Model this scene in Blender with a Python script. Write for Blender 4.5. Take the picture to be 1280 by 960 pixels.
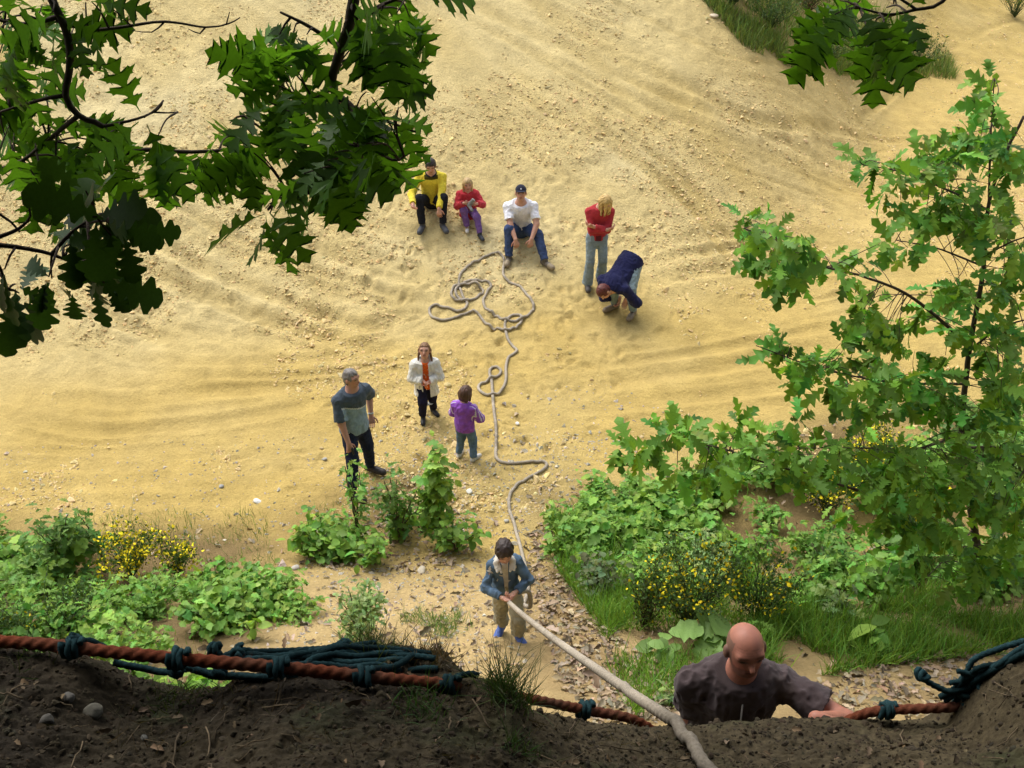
import bpy, math, random
import numpy as np
from mathutils import Vector, Matrix

for o in list(bpy.data.objects):
    bpy.data.objects.remove(o)
scene = bpy.context.scene
COL = scene.collection
rng = np.random.default_rng(11)
random.seed(5)

# ------------------------------------------------------------------ camera, sky, sun, exposure
CAMZ = 8.5
PITCH = math.radians(35)
FPX = 1372.0
cam_d = bpy.data.cameras.new('camera')
cam_d.sensor_width = 36
cam_d.lens = FPX / 1280 * 36
cam_d.clip_start = 0.05
cam_d.clip_end = 600
cam = bpy.data.objects.new('camera', cam_d)
COL.objects.link(cam)
cam.location = (0, 0, CAMZ)
cam.rotation_euler = (math.radians(90) - PITCH, 0, 0)
scene.camera = cam

SUN_EL, SUN_AZ = math.radians(56), math.radians(-38)   # azimuth: from +Y towards +X
world = bpy.data.worlds.new('World')
scene.world = world
world.use_nodes = True
wn = world.node_tree
sky = wn.nodes.new('ShaderNodeTexSky')
sky.sky_type = 'NISHITA'
sky.sun_disc = False
sky.sun_elevation = SUN_EL
sky.sun_rotation = SUN_AZ
sky.dust_density = 4.0
sky.air_density = 1.0
hs = wn.nodes.new('ShaderNodeHueSaturation')
hs.inputs['Saturation'].default_value = 0.45
wn.links.new(sky.outputs[0], hs.inputs['Color'])
bg = wn.nodes['Background']
wn.links.new(hs.outputs[0], bg.inputs['Color'])
bg.inputs['Strength'].default_value = 0.15

sun_d = bpy.data.lights.new('sun', 'SUN')
sun_d.energy = 1.4
sun_d.angle = math.radians(45)
sun_d.color = (1.0, 0.975, 0.93)
sun = bpy.data.objects.new('sun', sun_d)
COL.objects.link(sun)
sdir = Vector((math.sin(SUN_AZ) * math.cos(SUN_EL), math.cos(SUN_AZ) * math.cos(SUN_EL), math.sin(SUN_EL)))
sun.rotation_euler = sdir.to_track_quat('Z', 'Y').to_euler()
sun.location = (0, 0, 40)

vs = scene.view_settings
vs.view_transform = 'Standard'
vs.look = 'None'
vs.gamma = 1
vs.use_curve_mapping = False
vs.exposure = 0.78

# ------------------------------------------------------------------ pixel <-> world helpers (photo 1280 x 960)
cP, sP = math.cos(PITCH), math.sin(PITCH)
def ray(px, py):
    a, b = (px - 640) / FPX, (480 - py) / FPX
    return np.array([a, cP + b * sP, -sP + b * cP])
def pt(px, py, Y):
    d = ray(px, py)
    t = Y / d[1]
    return np.array([d[0] * t, Y, CAMZ + d[2] * t])
def project(x, y, z):
    dz = z - CAMZ
    dep = y * cP - dz * sP
    dep = np.where(np.abs(dep) < 1e-3, 1e-3, dep)
    up = y * sP + dz * cP
    return 640 + FPX * x / dep, 480 - FPX * up / dep, dep

# ------------------------------------------------------------------ noise
_tab = np.random.default_rng(3).random(65536)
def _h2(ix, iy, s):
    return _tab[(ix * 73856 + iy * 19349 + ((ix * 31) ^ (iy * 57)) * 7 + s * 8349) & 65535]
def noise2(x, y, s=0):
    ix = np.floor(x).astype(np.int64); iy = np.floor(y).astype(np.int64)
    fx = x - ix; fy = y - iy
    fx = fx * fx * (3 - 2 * fx); fy = fy * fy * (3 - 2 * fy)
    a = _h2(ix, iy, s); b = _h2(ix + 1, iy, s); c = _h2(ix, iy + 1, s); d = _h2(ix + 1, iy + 1, s)
    return ((a + (b - a) * fx) * (1 - fy) + (c + (d - c) * fx) * fy) * 2 - 1
def fbm2(x, y, s=0, o=4, g=0.5):
    t = 0; a = 1; n = 0
    for i in range(o):
        t = t + a * noise2(x * 2 ** i + 17.3 * i, y * 2 ** i - 9.1 * i, s + i); n += a; a *= g
    return t / n
def _h3(ix, iy, iz, s):
    return _tab[(ix * 73856 + iy * 19349 + iz * 83492 + ((ix * 31) ^ (iy * 57) ^ (iz * 91)) * 5 + s * 7919) & 65535]
def noise3(p, s=0):
    i = np.floor(p).astype(np.int64); f = p - i
    f = f * f * (3 - 2 * f)
    x, y, z = i[..., 0], i[..., 1], i[..., 2]
    def L(a, b, t): return a + (b - a) * t
    v = L(L(L(_h3(x, y, z, s), _h3(x + 1, y, z, s), f[..., 0]), L(_h3(x, y + 1, z, s), _h3(x + 1, y + 1, z, s), f[..., 0]), f[..., 1]),
          L(L(_h3(x, y, z + 1, s), _h3(x + 1, y, z + 1, s), f[..., 0]), L(_h3(x, y + 1, z + 1, s), _h3(x + 1, y + 1, z + 1, s), f[..., 0]), f[..., 1]), f[..., 2])
    return v * 2 - 1
def sstep(a, b, x):
    t = np.clip((x - a) / (b - a), 0, 1)
    return t * t * (3 - 2 * t)

# ------------------------------------------------------------------ mesh helpers
def lin(r, g, b):
    f = lambda c: (c / 255) / 12.92 if c <= 10 else ((c / 255 + 0.055) / 1.055) ** 2.4
    return (f(r), f(g), f(b))
def alb(r, g, b, k=0.8):
    return tuple(min(0.85, k * c) for c in lin(r, g, b))

def make_mesh(name, V, F, col=None, smooth=True):
    """V (n,3); F list of int arrays (m,k); col (n,3) optional"""
    me = bpy.data.meshes.new(name)
    V = np.asarray(V, dtype=np.float32)
    if not isinstance(F, (list, tuple)):
        F = [F]
    F = [np.asarray(f, dtype=np.int32) for f in F if len(f)]
    me.vertices.add(len(V))
    me.vertices.foreach_set('co', V.ravel())
    nl = sum(f.size for f in F); npoly = sum(len(f) for f in F)
    me.loops.add(nl); me.polygons.add(npoly)
    me.loops.foreach_set('vertex_index', np.concatenate([f.ravel() for f in F]))
    tot = np.concatenate([np.full(len(f), f.shape[1], dtype=np.int32) for f in F])
    st = np.concatenate([[0], np.cumsum(tot)[:-1]]).astype(np.int32)
    me.polygons.foreach_set('loop_start', st)
    me.polygons.foreach_set('loop_total', tot)
    me.polygons.foreach_set('use_smooth', np.full(npoly, smooth))
    if col is not None:
        ca = me.color_attributes.new('Col', 'FLOAT_COLOR', 'POINT')
        c4 = np.ones((len(V), 4), dtype=np.float32); c4[:, :3] = col
        ca.data.foreach_set('color', c4.ravel())
    me.update(calc_edges=True)
    return me
def add_obj(name, me, mat=None, parent=None):
    o = bpy.data.objects.new(name, me)
    COL.objects.link(o)
    if mat is not None and me is not None and len(me.materials) == 0:
        me.materials.append(mat)
    if parent is not None:
        o.parent = parent
    return o
def thing(name, label, cat, loc=(0, 0, 0), rz=0.0, group=None):
    o = bpy.data.objects.new(name, None)
    o.empty_display_size = 0.1
    COL.objects.link(o)
    o.location = loc
    o.rotation_euler = (0, 0, rz)
    return tag(o, label, cat, group)
def tag(o, label=None, cat=None, group=None, kind=None):
    if label: o['label'] = label
    if cat: o['category'] = cat
    if group: o['group'] = group
    if kind: o['kind'] = kind
    return o

class MB:
    """collects geometry in world or local coordinates into one mesh"""
    def __init__(self): self.V = []; self.F = {}; self.C = []; self.n = 0
    def add(self, V, F, col=(1, 1, 1)):
        V = np.asarray(V, dtype=np.float64)
        Fs = F if isinstance(F, (list, tuple)) and len(F) and getattr(F[0], 'ndim', 0) == 2 else [np.asarray(F)]
        for f in Fs:
            f = np.asarray(f)
            self.F.setdefault(f.shape[1], []).append(f + self.n)
        self.V.append(V)
        c = np.asarray(col, dtype=np.float64)
        self.C.append(np.broadcast_to(c, (len(V), 3)))
        self.n += len(V)
    def build(self, name, mat, parent=None, origin=None, smooth=True):
        V = np.concatenate(self.V)
        if origin is not None: V = V - np.asarray(origin)
        me = make_mesh(name, V, [np.concatenate(v) for v in self.F.values()], np.concatenate(self.C), smooth)
        return add_obj(name, me, mat, parent)

def catmull(P, step):
    P = np.asarray(P, float)
    Q = np.vstack([2 * P[0] - P[1], P, 2 * P[-1] - P[-2]])
    out = []
    for i in range(1, len(Q) - 2):
        n = max(1, int(np.ceil(np.linalg.norm(Q[i + 1] - Q[i]) / step)))
        t = (np.arange(n) / n)[:, None]
        a, b, c, d = Q[i - 1], Q[i], Q[i + 1], Q[i + 2]
        out.append(0.5 * (2 * b + (c - a) * t + (2 * a - 5 * b + 4 * c - d) * t ** 2 + (3 * b - a - 3 * c + d) * t ** 3))
    out.append(Q[-2][None])
    return np.vstack(out)
def tube(P, R, sides=6, twist=0.0, lobes=0, amp=0.0, cap=True):
    """tube along polyline; twisted lobed section gives laid rope"""
    P = np.asarray(P, float); n = len(P)
    R = np.broadcast_to(np.asarray(R, float), (n,))
    T = np.gradient(P, axis=0); T /= np.linalg.norm(T, axis=1)[:, None] + 1e-12
    up = np.array([0, 0, 1.0]) if abs(T[0, 2]) < 0.9 else np.array([1.0, 0, 0])
    N = np.zeros_like(P)
    v = up - T[0] * up.dot(T[0]); v /= np.linalg.norm(v)
    for i in range(n):
        v = v - T[i] * v.dot(T[i]); v /= np.linalg.norm(v) + 1e-12
        N[i] = v
    B = np.cross(T, N)
    th = np.arange(sides) / sides * 2 * math.pi
    s = np.concatenate([[0], np.cumsum(np.linalg.norm(np.diff(P, axis=0), axis=1))])
    ang = th[None, :]
    rad = R[:, None] * np.ones((1, sides))
    if lobes:
        rad = rad * (1 - amp + amp * np.abs(np.cos(0.5 * lobes * (ang + twist * s[:, None]))) * 1.6)
    V = P[:, None, :] + rad[..., None] * (np.cos(ang)[..., None] * N[:, None, :] + np.sin(ang)[..., None] * B[:, None, :])
    V = V.reshape(-1, 3)
    i = np.arange(n - 1)[:, None] * sides; j = np.arange(sides)[None, :]; k = (j + 1) % sides
    F = np.stack([i + j, i + k, i + sides + k, i + sides + j], -1).reshape(-1, 4)
    Fs = [F]
    if cap:
        V = np.vstack([V, P[:1], P[-1:]])
        c0, c1 = n * sides, n * sides + 1
        j = np.arange(sides); k = (j + 1) % sides
        Fs.append(np.vstack([np.stack([np.full(sides, c0), k, j], -1), np.stack([np.full(sides, c1), (n - 1) * sides + j, (n - 1) * sides + k], -1)]))
    return V, Fs
def instances(TV, TF, M, T):
    """TV (n,3) TF list of face arrays, M (m,3,3), T (m,3) -> merged"""
    V = np.einsum('mij,nj->mni', M, TV) + T[:, None, :]
    m, n = len(M), len(TV)
    off = (np.arange(m) * n)[:, None, None]
    Fs = [(f[None] + off).reshape(-1, f.shape[1]) for f in TF]
    return V.reshape(-1, 3), Fs
def frames(d, up, roll=None):
    """rotation matrices whose columns are (side, dir, normal) from direction d and up hint"""
    d = d / (np.linalg.norm(d, axis=1)[:, None] + 1e-9)
    s = np.cross(d, up); s /= np.linalg.norm(s, axis=1)[:, None] + 1e-9
    nrm = np.cross(s, d)
    if roll is not None:
        c, q = np.cos(roll)[:, None], np.sin(roll)[:, None]
        s, nrm = s * c + nrm * q, nrm * c - s * q
    return np.stack([s, d, nrm], -1)

# ------------------------------------------------------------------ materials
MATS = {}
def nodes_of(name):
    m = bpy.data.materials.new(name)
    m.use_nodes = True
    nt = m.node_tree
    return m, nt, nt.nodes['Principled BSDF'], nt.nodes['Material Output']
def N(nt, typ, **kw):
    n = nt.nodes.new(typ)
    for k, v in kw.items():
        if k in n.inputs.keys(): n.inputs[k].default_value = v
        else: setattr(n, k, v)
    return n
def col_mat(name, rough=0.9, nscale=30, namp=0.25, bscale=60, bstr=0.3, bdist=0.01, spec=0.2, sss=0, sheen=0, tint=None, objrand=0.0):
    """colour attribute x fine noise, with bump"""
    m, nt, b, out = nodes_of(name)
    tc = N(nt, 'ShaderNodeTexCoord')
    if tint is None:
        at = N(nt, 'ShaderNodeVertexColor'); at.layer_name = 'Col'
        csrc = at.outputs['Color']
    else:
        rgb = N(nt, 'ShaderNodeRGB'); rgb.outputs[0].default_value = (*tint, 1); csrc = rgb.outputs[0]
    nz = N(nt, 'ShaderNodeTexNoise', Scale=nscale, Detail=5.0, Roughness=0.6)
    nt.links.new(tc.outputs['Object'], nz.inputs['Vector'])
    mr = N(nt, 'ShaderNodeMapRange')
    mr.inputs['From Min'].default_value = 0.25; mr.inputs['From Max'].default_value = 0.75
    mr.inputs['To Min'].default_value = 1 - namp; mr.inputs['To Max'].default_value = 1 + namp
    nt.links.new(nz.outputs['Fac'], mr.inputs['Value'])
    mul = N(nt, 'ShaderNodeVectorMath', operation='SCALE')
    nt.links.new(csrc, mul.inputs[0]); nt.links.new(mr.outputs[0], mul.inputs['Scale'])
    src = mul.outputs[0]
    if objrand:
        oi = N(nt, 'ShaderNodeObjectInfo')
        mo = N(nt, 'ShaderNodeMapRange')
        mo.inputs['To Min'].default_value = 1 - objrand; mo.inputs['To Max'].default_value = 1 + objrand
        nt.links.new(oi.outputs['Random'], mo.inputs['Value'])
        m2 = N(nt, 'ShaderNodeVectorMath', operation='SCALE')
        nt.links.new(src, m2.inputs[0]); nt.links.new(mo.outputs[0], m2.inputs['Scale'])
        src = m2.outputs[0]
    nt.links.new(src, b.inputs['Base Color'])
    b.inputs['Roughness'].default_value = rough
    b.inputs['Specular IOR Level'].default_value = spec
    if sss:
        b.inputs['Subsurface Weight'].default_value = sss
        b.inputs['Subsurface Radius'].default_value = (0.01, 0.004, 0.002)
    if sheen: b.inputs['Sheen Weight'].default_value = sheen
    if bstr:
        nb = N(nt, 'ShaderNodeTexNoise', Scale=bscale, Detail=6.0, Roughness=0.65)
        nt.links.new(tc.outputs['Object'], nb.inputs['Vector'])
        bp = N(nt, 'ShaderNodeBump', Strength=bstr, Distance=bdist)
        nt.links.new(nb.outputs['Fac'], bp.inputs['Height'])
        nt.links.new(bp.outputs[0], b.inputs['Normal'])
    MATS[name] = m
    return m
def leaf_mat(name, trans=0.35, tint=(1.25, 1.15, 0.5), objrand=0.0, rough=0.5, base=None):
    m, nt, b, out = nodes_of(name)
    if base is None:
        at = N(nt, 'ShaderNodeVertexColor'); at.layer_name = 'Col'
        src = at.outputs['Color']
    else:
        rgb = N(nt, 'ShaderNodeRGB'); rgb.outputs[0].default_value = (*base, 1); src = rgb.outputs[0]
    if objrand:
        oi = N(nt, 'ShaderNodeObjectInfo')
        mo = N(nt, 'ShaderNodeMapRange')
        mo.inputs['To Min'].default_value = 1 - objrand; mo.inputs['To Max'].default_value = 1 + objrand
        nt.links.new(oi.outputs['Random'], mo.inputs['Value'])
        m2 = N(nt, 'ShaderNodeVectorMath', operation='SCALE')
        nt.links.new(src, m2.inputs[0]); nt.links.new(mo.outputs[0], m2.inputs['Scale'])
        src = m2.outputs[0]
    tc = N(nt, 'ShaderNodeTexCoord')
    nz = N(nt, 'ShaderNodeTexNoise', Scale=22.0, Detail=3.0)
    nt.links.new(tc.outputs['Object'], nz.inputs['Vector'])
    mr = N(nt, 'ShaderNodeMapRange')
    mr.inputs['To Min'].default_value = 0.75; mr.inputs['To Max'].default_value = 1.25
    nt.links.new(nz.outputs['Fac'], mr.inputs['Value'])
    ms = N(nt, 'ShaderNodeVectorMath', operation='SCALE')
    nt.links.new(src, ms.inputs[0]); nt.links.new(mr.outputs[0], ms.inputs['Scale'])
    src = ms.outputs[0]
    nt.links.new(src, b.inputs['Base Color'])
    b.inputs['Roughness'].default_value = rough
    b.inputs['Specular IOR Level'].default_value = 0.22
    tr = N(nt, 'ShaderNodeBsdfTranslucent')
    mt = N(nt, 'ShaderNodeVectorMath', operation='MULTIPLY')
    mt.inputs[1].default_value = tint
    nt.links.new(src, mt.inputs[0]); nt.links.new(mt.outputs[0], tr.inputs['Color'])
    mx = N(nt, 'ShaderNodeMixShader'); mx.inputs[0].default_value = trans
    nt.links.new(b.outputs[0], mx.inputs[1]); nt.links.new(tr.outputs[0], mx.inputs[2])
    nt.links.new(mx.outputs[0], out.inputs['Surface'])
    MATS[name] = m
    return m

def sand_mat():
    m, nt, b, out = nodes_of('sand')
    tc = N(nt, 'ShaderNodeTexCoord')
    at = N(nt, 'ShaderNodeVertexColor'); at.layer_name = 'Col'
    n1 = N(nt, 'ShaderNodeTexNoise', Scale=3.0, Detail=8.0, Roughness=0.7)
    n2 = N(nt, 'ShaderNodeTexNoise', Scale=38.0, Detail=5.0, Roughness=0.7)
    for n in (n1, n2): nt.links.new(tc.outputs['Object'], n.inputs['Vector'])
    r1 = N(nt, 'ShaderNodeMapRange'); r1.inputs['From Min'].default_value = 0.3; r1.inputs['From Max'].default_value = 0.7
    r1.inputs['To Min'].default_value = 0.86; r1.inputs['To Max'].default_value = 1.12
    r2 = N(nt, 'ShaderNodeMapRange'); r2.inputs['From Min'].default_value = 0.25; r2.inputs['From Max'].default_value = 0.75
    r2.inputs['To Min'].default_value = 0.82; r2.inputs['To Max'].default_value = 1.16
    nt.links.new(n1.outputs['Fac'], r1.inputs['Value']); nt.links.new(n2.outputs['Fac'], r2.inputs['Value'])
    mm = N(nt, 'ShaderNodeMath', operation='MULTIPLY')
    nt.links.new(r1.outputs[0], mm.inputs[0]); nt.links.new(r2.outputs[0], mm.inputs[1])
    sc = N(nt, 'ShaderNodeVectorMath', operation='SCALE')
    nt.links.new(at.outputs['Color'], sc.inputs[0]); nt.links.new(mm.outputs[0], sc.inputs['Scale'])
    nt.links.new(sc.outputs[0], b.inputs['Base Color'])
    b.inputs['Roughness'].default_value = 1.0
    b.inputs['Specular IOR Level'].default_value = 0.1
    n3 = N(nt, 'ShaderNodeTexNoise', Scale=14.0, Detail=9.0, Roughness=0.72)
    nt.links.new(tc.outputs['Object'], n3.inputs['Vector'])
    bp = N(nt, 'ShaderNodeBump', Strength=0.9, Distance=0.045)
    nt.links.new(n3.outputs['Fac'], bp.inputs['Height'])
    n4 = N(nt, 'ShaderNodeTexVoronoi', Scale=26.0)
    wv = N(nt, 'ShaderNodeVectorMath', operation='ADD')
    sc4 = N(nt, 'ShaderNodeVectorMath', operation='SCALE'); sc4.inputs['Scale'].default_value = 0.09
    nt.links.new(n3.outputs['Color'], sc4.inputs[0])
    nt.links.new(tc.outputs['Object'], wv.inputs[0]); nt.links.new(sc4.outputs[0], wv.inputs[1])
    nt.links.new(wv.outputs[0], n4.inputs['Vector'])
    bp2 = N(nt, 'ShaderNodeBump', Strength=0.16, Distance=0.015); bp2.invert = True
    nt.links.new(n4.outputs['Distance'], bp2.inputs['Height']); nt.links.new(bp.outputs[0], bp2.inputs['Normal'])
    nt.links.new(bp2.outputs[0], b.inputs['Normal'])
    return m
M_SAND = sand_mat()
M_SOIL = col_mat('soil', 1.0, 50, 0.45, 90, 0.7, 0.008, spec=0.1)
M_BARK = col_mat('bark', 0.95, 25, 0.35, 60, 0.6, 0.01)
M_STONE = col_mat('stone', 0.85, 40, 0.25, 70, 0.5, 0.006)
M_CLOD = col_mat('clod', 1.0, 60, 0.2, 90, 0.4, 0.006, spec=0.1)
M_CLOTH = col_mat('cloth', 0.95, 28, 0.18, 220, 0.25, 0.004, spec=0.1, sheen=0.1)
M_DENIM = col_mat('denim', 0.95, 22, 0.22, 260, 0.3, 0.004, spec=0.1)
M_SKIN = col_mat('skin', 0.55, 30, 0.08, 150, 0.08, 0.002, spec=0.35, sss=0.12)
M_HAIR = col_mat('hair', 0.55, 50, 0.3, 160, 0.5, 0.006, spec=0.4)
M_LEATHER = col_mat('leather', 0.6, 40, 0.2, 90, 0.3, 0.004, spec=0.35)
M_ROPE = col_mat('rope_fibre', 1.0, 80, 0.35, 350, 0.8, 0.005, spec=0.04)
M_LEAF = leaf_mat('leaf')
M_OVER = leaf_mat('overhead_leaf', 0.5, (1.5, 1.4, 0.4), objrand=0.5, base=(0.058, 0.150, 0.018))
M_OVERD = leaf_mat('english_oak_leaf', 0.3, (1.3, 1.3, 0.5), objrand=0.25, base=(0.035, 0.085, 0.018))
M_CANOPY = leaf_mat('canopy_leaf', 0.25, (1.2, 1.2, 0.5), base=(0.035, 0.085, 0.016))
M_TREELEAF = leaf_mat('tree_leaf', 0.38, (1.35, 1.2, 0.45), objrand=0.3, base=(0.14, 0.30, 0.042))
M_GRASS = leaf_mat('grass_blade', 0.3)
M_LITTER = col_mat('litter', 0.95, 50, 0.2, 80, 0.0, 0.0)
M_FLOWER = col_mat('petal', 0.7, 50, 0.1, 80, 0.0, 0.0)
# ------------------------------------------------------------------ terrain
_ky = [-60, -8, -2, 0, 1.6, 2.2, 3.3, 4.4, 5.2, 6.2, 7.0, 8.2, 9.6, 11.5]
_kz = [22, 9.0, 7.2, 6.85, 6.25, 5.9, 3.6, 2.35, 1.75, 1.12, 0.72, 0.12, -0.36, -0.5]
def T(x, y):
    x = np.asarray(x, float); y = np.asarray(y, float)
    z = np.interp(y, _ky, _kz)
    y0 = 15.0 + 0.24 * np.clip(x, -20, 0) + 2.35 * 1.2 * np.log1p(np.exp(np.clip((x - 4.6) / 1.2, -30, 30))) - 0.0 * x
    y0 = np.where(x > 12, np.minimum(y0, 33 + 0.2 * x), y0)
    s = (y - y0)
    h = 0.42 * 0.7 * np.log1p(np.exp(np.clip(s / 0.7, -30, 30))) + 0.02 * np.clip(s, 0, None)
    h = np.where(s > 20, 0.44 * 20 + (s - 20) * 0.05, h)
    z = z + 12 * np.tanh(h / 12)
    # overgrown mound at the far right
    q = ((x - 9.6) / 3.3) ** 2 + ((y - 31.5) / 3.4) ** 2
    z = z + 1.7 * np.exp(-q * 1.3)
    return z
def gp0v(px, py):
    """base-terrain points below photo pixels (vectorised march + bisection)"""
    px = np.atleast_1d(np.asarray(px, float)); py = np.atleast_1d(np.asarray(py, float))
    d = np.stack([(px - 640) / FPX, cP + (480 - py) / FPX * sP, -sP + (480 - py) / FPX * cP], -1)
    out = np.full(len(px), 60.0); act = np.arange(len(px)); t = 5.2
    while len(act) and t < 60:
        q = d[act] * t; hit = (q[:, 1] > 4.8) & (CAMZ + q[:, 2] < T(q[:, 0], q[:, 1]))
        out[act[hit]] = t; act = act[~hit]; t += 0.25
    lo, hi = out - 0.25, out.copy()
    for _ in range(6):
        m = (lo + hi) / 2; q = d * m[:, None]; hit = (q[:, 1] > 4.8) & (CAMZ + q[:, 2] < T(q[:, 0], q[:, 1]))
        hi = np.where(hit, m, hi); lo = np.where(hit, lo, m)
    return d[:, :2] * hi[:, None]

def poly_mask(px, py, poly):
    inside = np.zeros(px.shape, bool)
    n = len(poly)
    for i in range(n):
        x1, y1 = poly[i]; x2, y2 = poly[(i + 1) % n]
        c = ((y1 > py) != (y2 > py)) & (px < (x2 - x1) * (py - y1) / ((y2 - y1) + 1e-9) + x1)
        inside ^= c
    return inside
VEG_L = [(-300, 640), (60, 655), (170, 650), (300, 655), (360, 680), (350, 720), (330, 790), (300, 900), (-300, 980)]
VEG_M = [(360, 640), (430, 610), (500, 580), (575, 590), (575, 670), (520, 690), (400, 700)]
VEG_R = [(650, 610), (700, 600), (900, 590), (1040, 520), (1280, 500), (1700, 500), (1700, 830), (1290, 800), (1100, 835), (960, 850), (800, 800), (720, 790), (690, 720), (690, 660)]
LIT_R = [(660, 680), (700, 650), (760, 790), (900, 850), (1290, 800), (1290, 960), (760, 960), (690, 880), (665, 790)]
VEG_T = [(860, -60), (890, 10), (940, 60), (1010, 85), (1190, 95), (1190, 60), (1060, 40), (1010, -60)]

gx = np.concatenate([np.linspace(-160, -14, 36)[:-1], np.linspace(-14, 14, 690), np.linspace(14, 160, 36)[1:]])
yy = [4.6]
while yy[-1] < 33: yy.append(yy[-1] + 0.026 + 0.0019 * (yy[-1] - 4.6))
gy = np.concatenate([np.linspace(-120, -5, 24)[:-1], np.linspace(-5, 4.6, 50)[:-1], yy, np.linspace(34, 240, 40)])
GX, GY = np.meshgrid(gx, gy)
Z = T(GX, GY)
PX, PY, _ = project(GX, GY, Z)
vis = (GY > 4.6) & (np.abs(GX) < 40)
vl, vm, vr, lr, vt = (poly_mask(PX, PY, p) & vis for p in (VEG_L, VEG_M, VEG_R, LIT_R, VEG_T))
def blurmask(m, s):
    m = m.astype(float)
    k = np.exp(-0.5 * (np.arange(-3 * s, 3 * s + 1) / s) ** 2); k /= k.sum()
    m = np.apply_along_axis(lambda r: np.convolve(r, k, 'same'), 1, m)
    return np.apply_along_axis(lambda r: np.convolve(r, k, 'same'), 0, m)
VEG = blurmask(vl | vm | vr, 6)
LIT = blurmask(lr, 6)
VT = blurmask(vt, 4)
slope = sstep(13.6, 16.2, GY - 0.24 * np.clip(GX, -20, 0) - 2.35 * 1.2 * np.log1p(np.exp(np.clip((GX - 4.6) / 1.2, -30, 30))))
open_ = (1 - np.clip(VEG, 0, 1)) * (GY > 4.6)
rough = fbm2(GX * 0.35, GY * 0.35, 5, 3)
rmask = np.clip(0.55 + 0.9 * rough, 0.12, 1.3)
Z = Z + 0.10 * fbm2(GX * 0.3, GY * 0.3, 1, 3) + 0.035 * fbm2(GX * 1.1, GY * 1.1, 2, 3)
det = 0.055 * fbm2(GX * 2.6, GY * 2.6, 8, 4, 0.6) + 0.03 * fbm2(GX * 7, GY * 7, 9, 3, 0.6)
Z = Z + det * (0.35 + 0.75 * slope) * rmask
# gullies and scrape marks running diagonally down the sand slope
wx = GX + 0.9 * fbm2(GX * 0.25, GY * 0.25, 21, 2); wy = GY + 0.9 * fbm2(GX * 0.25, GY * 0.25, 25, 2)
u = wx * 0.66 - wy * 0.75; v = wx * 0.75 + wy * 0.66
st = fbm2(u * 0.45, v * 3.2, 31, 3, 0.6)
st2 = fbm2(u * 0.8, v * 8.0, 35, 2, 0.6)
upper = sstep(15.5, 18.0, GY) * (1 - 0.2 * slope)
left = (1 - sstep(-3, 0.5, GX)) * sstep(12, 13.5, GY)
Z = Z + (0.040 * st + 0.022 * st2) * np.clip(upper + 0.7 * left, 0, 1)
hx = fbm2(GX * 0.5, GY * 4.0, 41, 3, 0.6)
Z = Z + 0.022 * hx * (1 - slope) * sstep(9.3, 10.5, GY)

TRACKS = [
 [(540, -20), (700, 60), (850, 130), (980, 180), (1150, 220), (1300, 240)],
 [(640, -10), (760, 40), (900, 105), (1020, 140), (1300, 190)],
 [(600, 60), (720, 130), (830, 200), (900, 260), (1000, 320)],
 [(680, 120), (800, 210), (880, 290), (960, 380)],
 [(540, 60), (640, 160), (740, 230)],
 [(150, 280), (260, 340), (380, 390), (480, 415), (570, 425)],
 [(130, 330), (250, 380), (360, 420), (450, 445), (520, 460)],
 [(60, 430), (160, 470), (300, 480), (440, 470), (560, 440)],
 [(-20, 560), (150, 560), (300, 545), (420, 520)],
 [(-20, 500), (120, 520), (280, 510), (430, 495)],
 [(300, 200), (380, 280), (460, 320), (560, 345)],
 [(200, 250), (330, 330), (460, 380), (560, 400)],
 [(800, 400), (900, 390), (1000, 370), (1100, 340)],
 [(690, 470), (850, 450), (1000, 420), (1100, 400)],
 [(640, 520), (800, 500), (960, 480), (1050, 470)],
 [(780, 330), (860, 310), (960, 300), (1060, 300)],
 [(1050, 130), (1160, 60), (1300, 10)],
 [(860, 180), (1000, 215), (1120, 250), (1280, 260)],
 [(40, 330), (160, 400), (300, 450)],
 [(700, 40), (820, 90), (950, 150), (1080, 170), (1290, 170)],
]
trk_rng = np.random.default_rng(77)
TINT = np.zeros_like(Z)
for ti, tr in enumerate(TRACKS):
    base = gp0v([q[0] for q in tr], [q[1] for q in tr])
    for rep in range(4 if ti < 8 else 3):
        off = (rep - 1) * 0.42 + trk_rng.normal(0, 0.16)
        P = base.copy(); P[:, 1] += off; P[:, 0] += trk_rng.normal(0, 0.1)
        P = catmull(P, 0.06)
        wd = trk_rng.uniform(0.06, 0.15); dp = trk_rng.uniform(0.014, 0.042)
        dist = np.full(Z.shape, 9.0); al = np.zeros(Z.shape)
        for k, (qx, qy) in enumerate(P):
            i0, i1 = np.searchsorted(gx, [qx - 0.45, qx + 0.45]); j0, j1 = np.searchsorted(gy, [qy - 0.45, qy + 0.45])
            if i1 <= i0 or j1 <= j0: continue
            d = np.hypot(GX[j0:j1, i0:i1] - qx, GY[j0:j1, i0:i1] - qy)
            sub = dist[j0:j1, i0:i1]; mk = d < sub
            sub[mk] = d[mk]; al[j0:j1, i0:i1][mk] = k * 0.06
        near = dist < 0.5
        d = dist[near] / wd; a = al[near]
        fade = np.clip(0.45 + 0.9 * noise2(a * 0.55, a * 0 + ti * 3.1 + rep, 61), 0, 1) * sstep(0, 1.4, a) * sstep(0, 1.4, len(P) * 0.06 - a)
        prof = -np.exp(-d ** 4) + 0.55 * np.exp(-((d - 1.7) / 0.5) ** 2)
        lug = 0.35 * np.sign(np.sin(a * 2 * math.pi / 0.17 + d * 2.0)) * np.exp(-d ** 4) * (rep == 0)
        Z[near] += dp * fade * (prof + lug * 0.6)
        TINT[near] += fade * np.exp(-d ** 2) * 0.5

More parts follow.
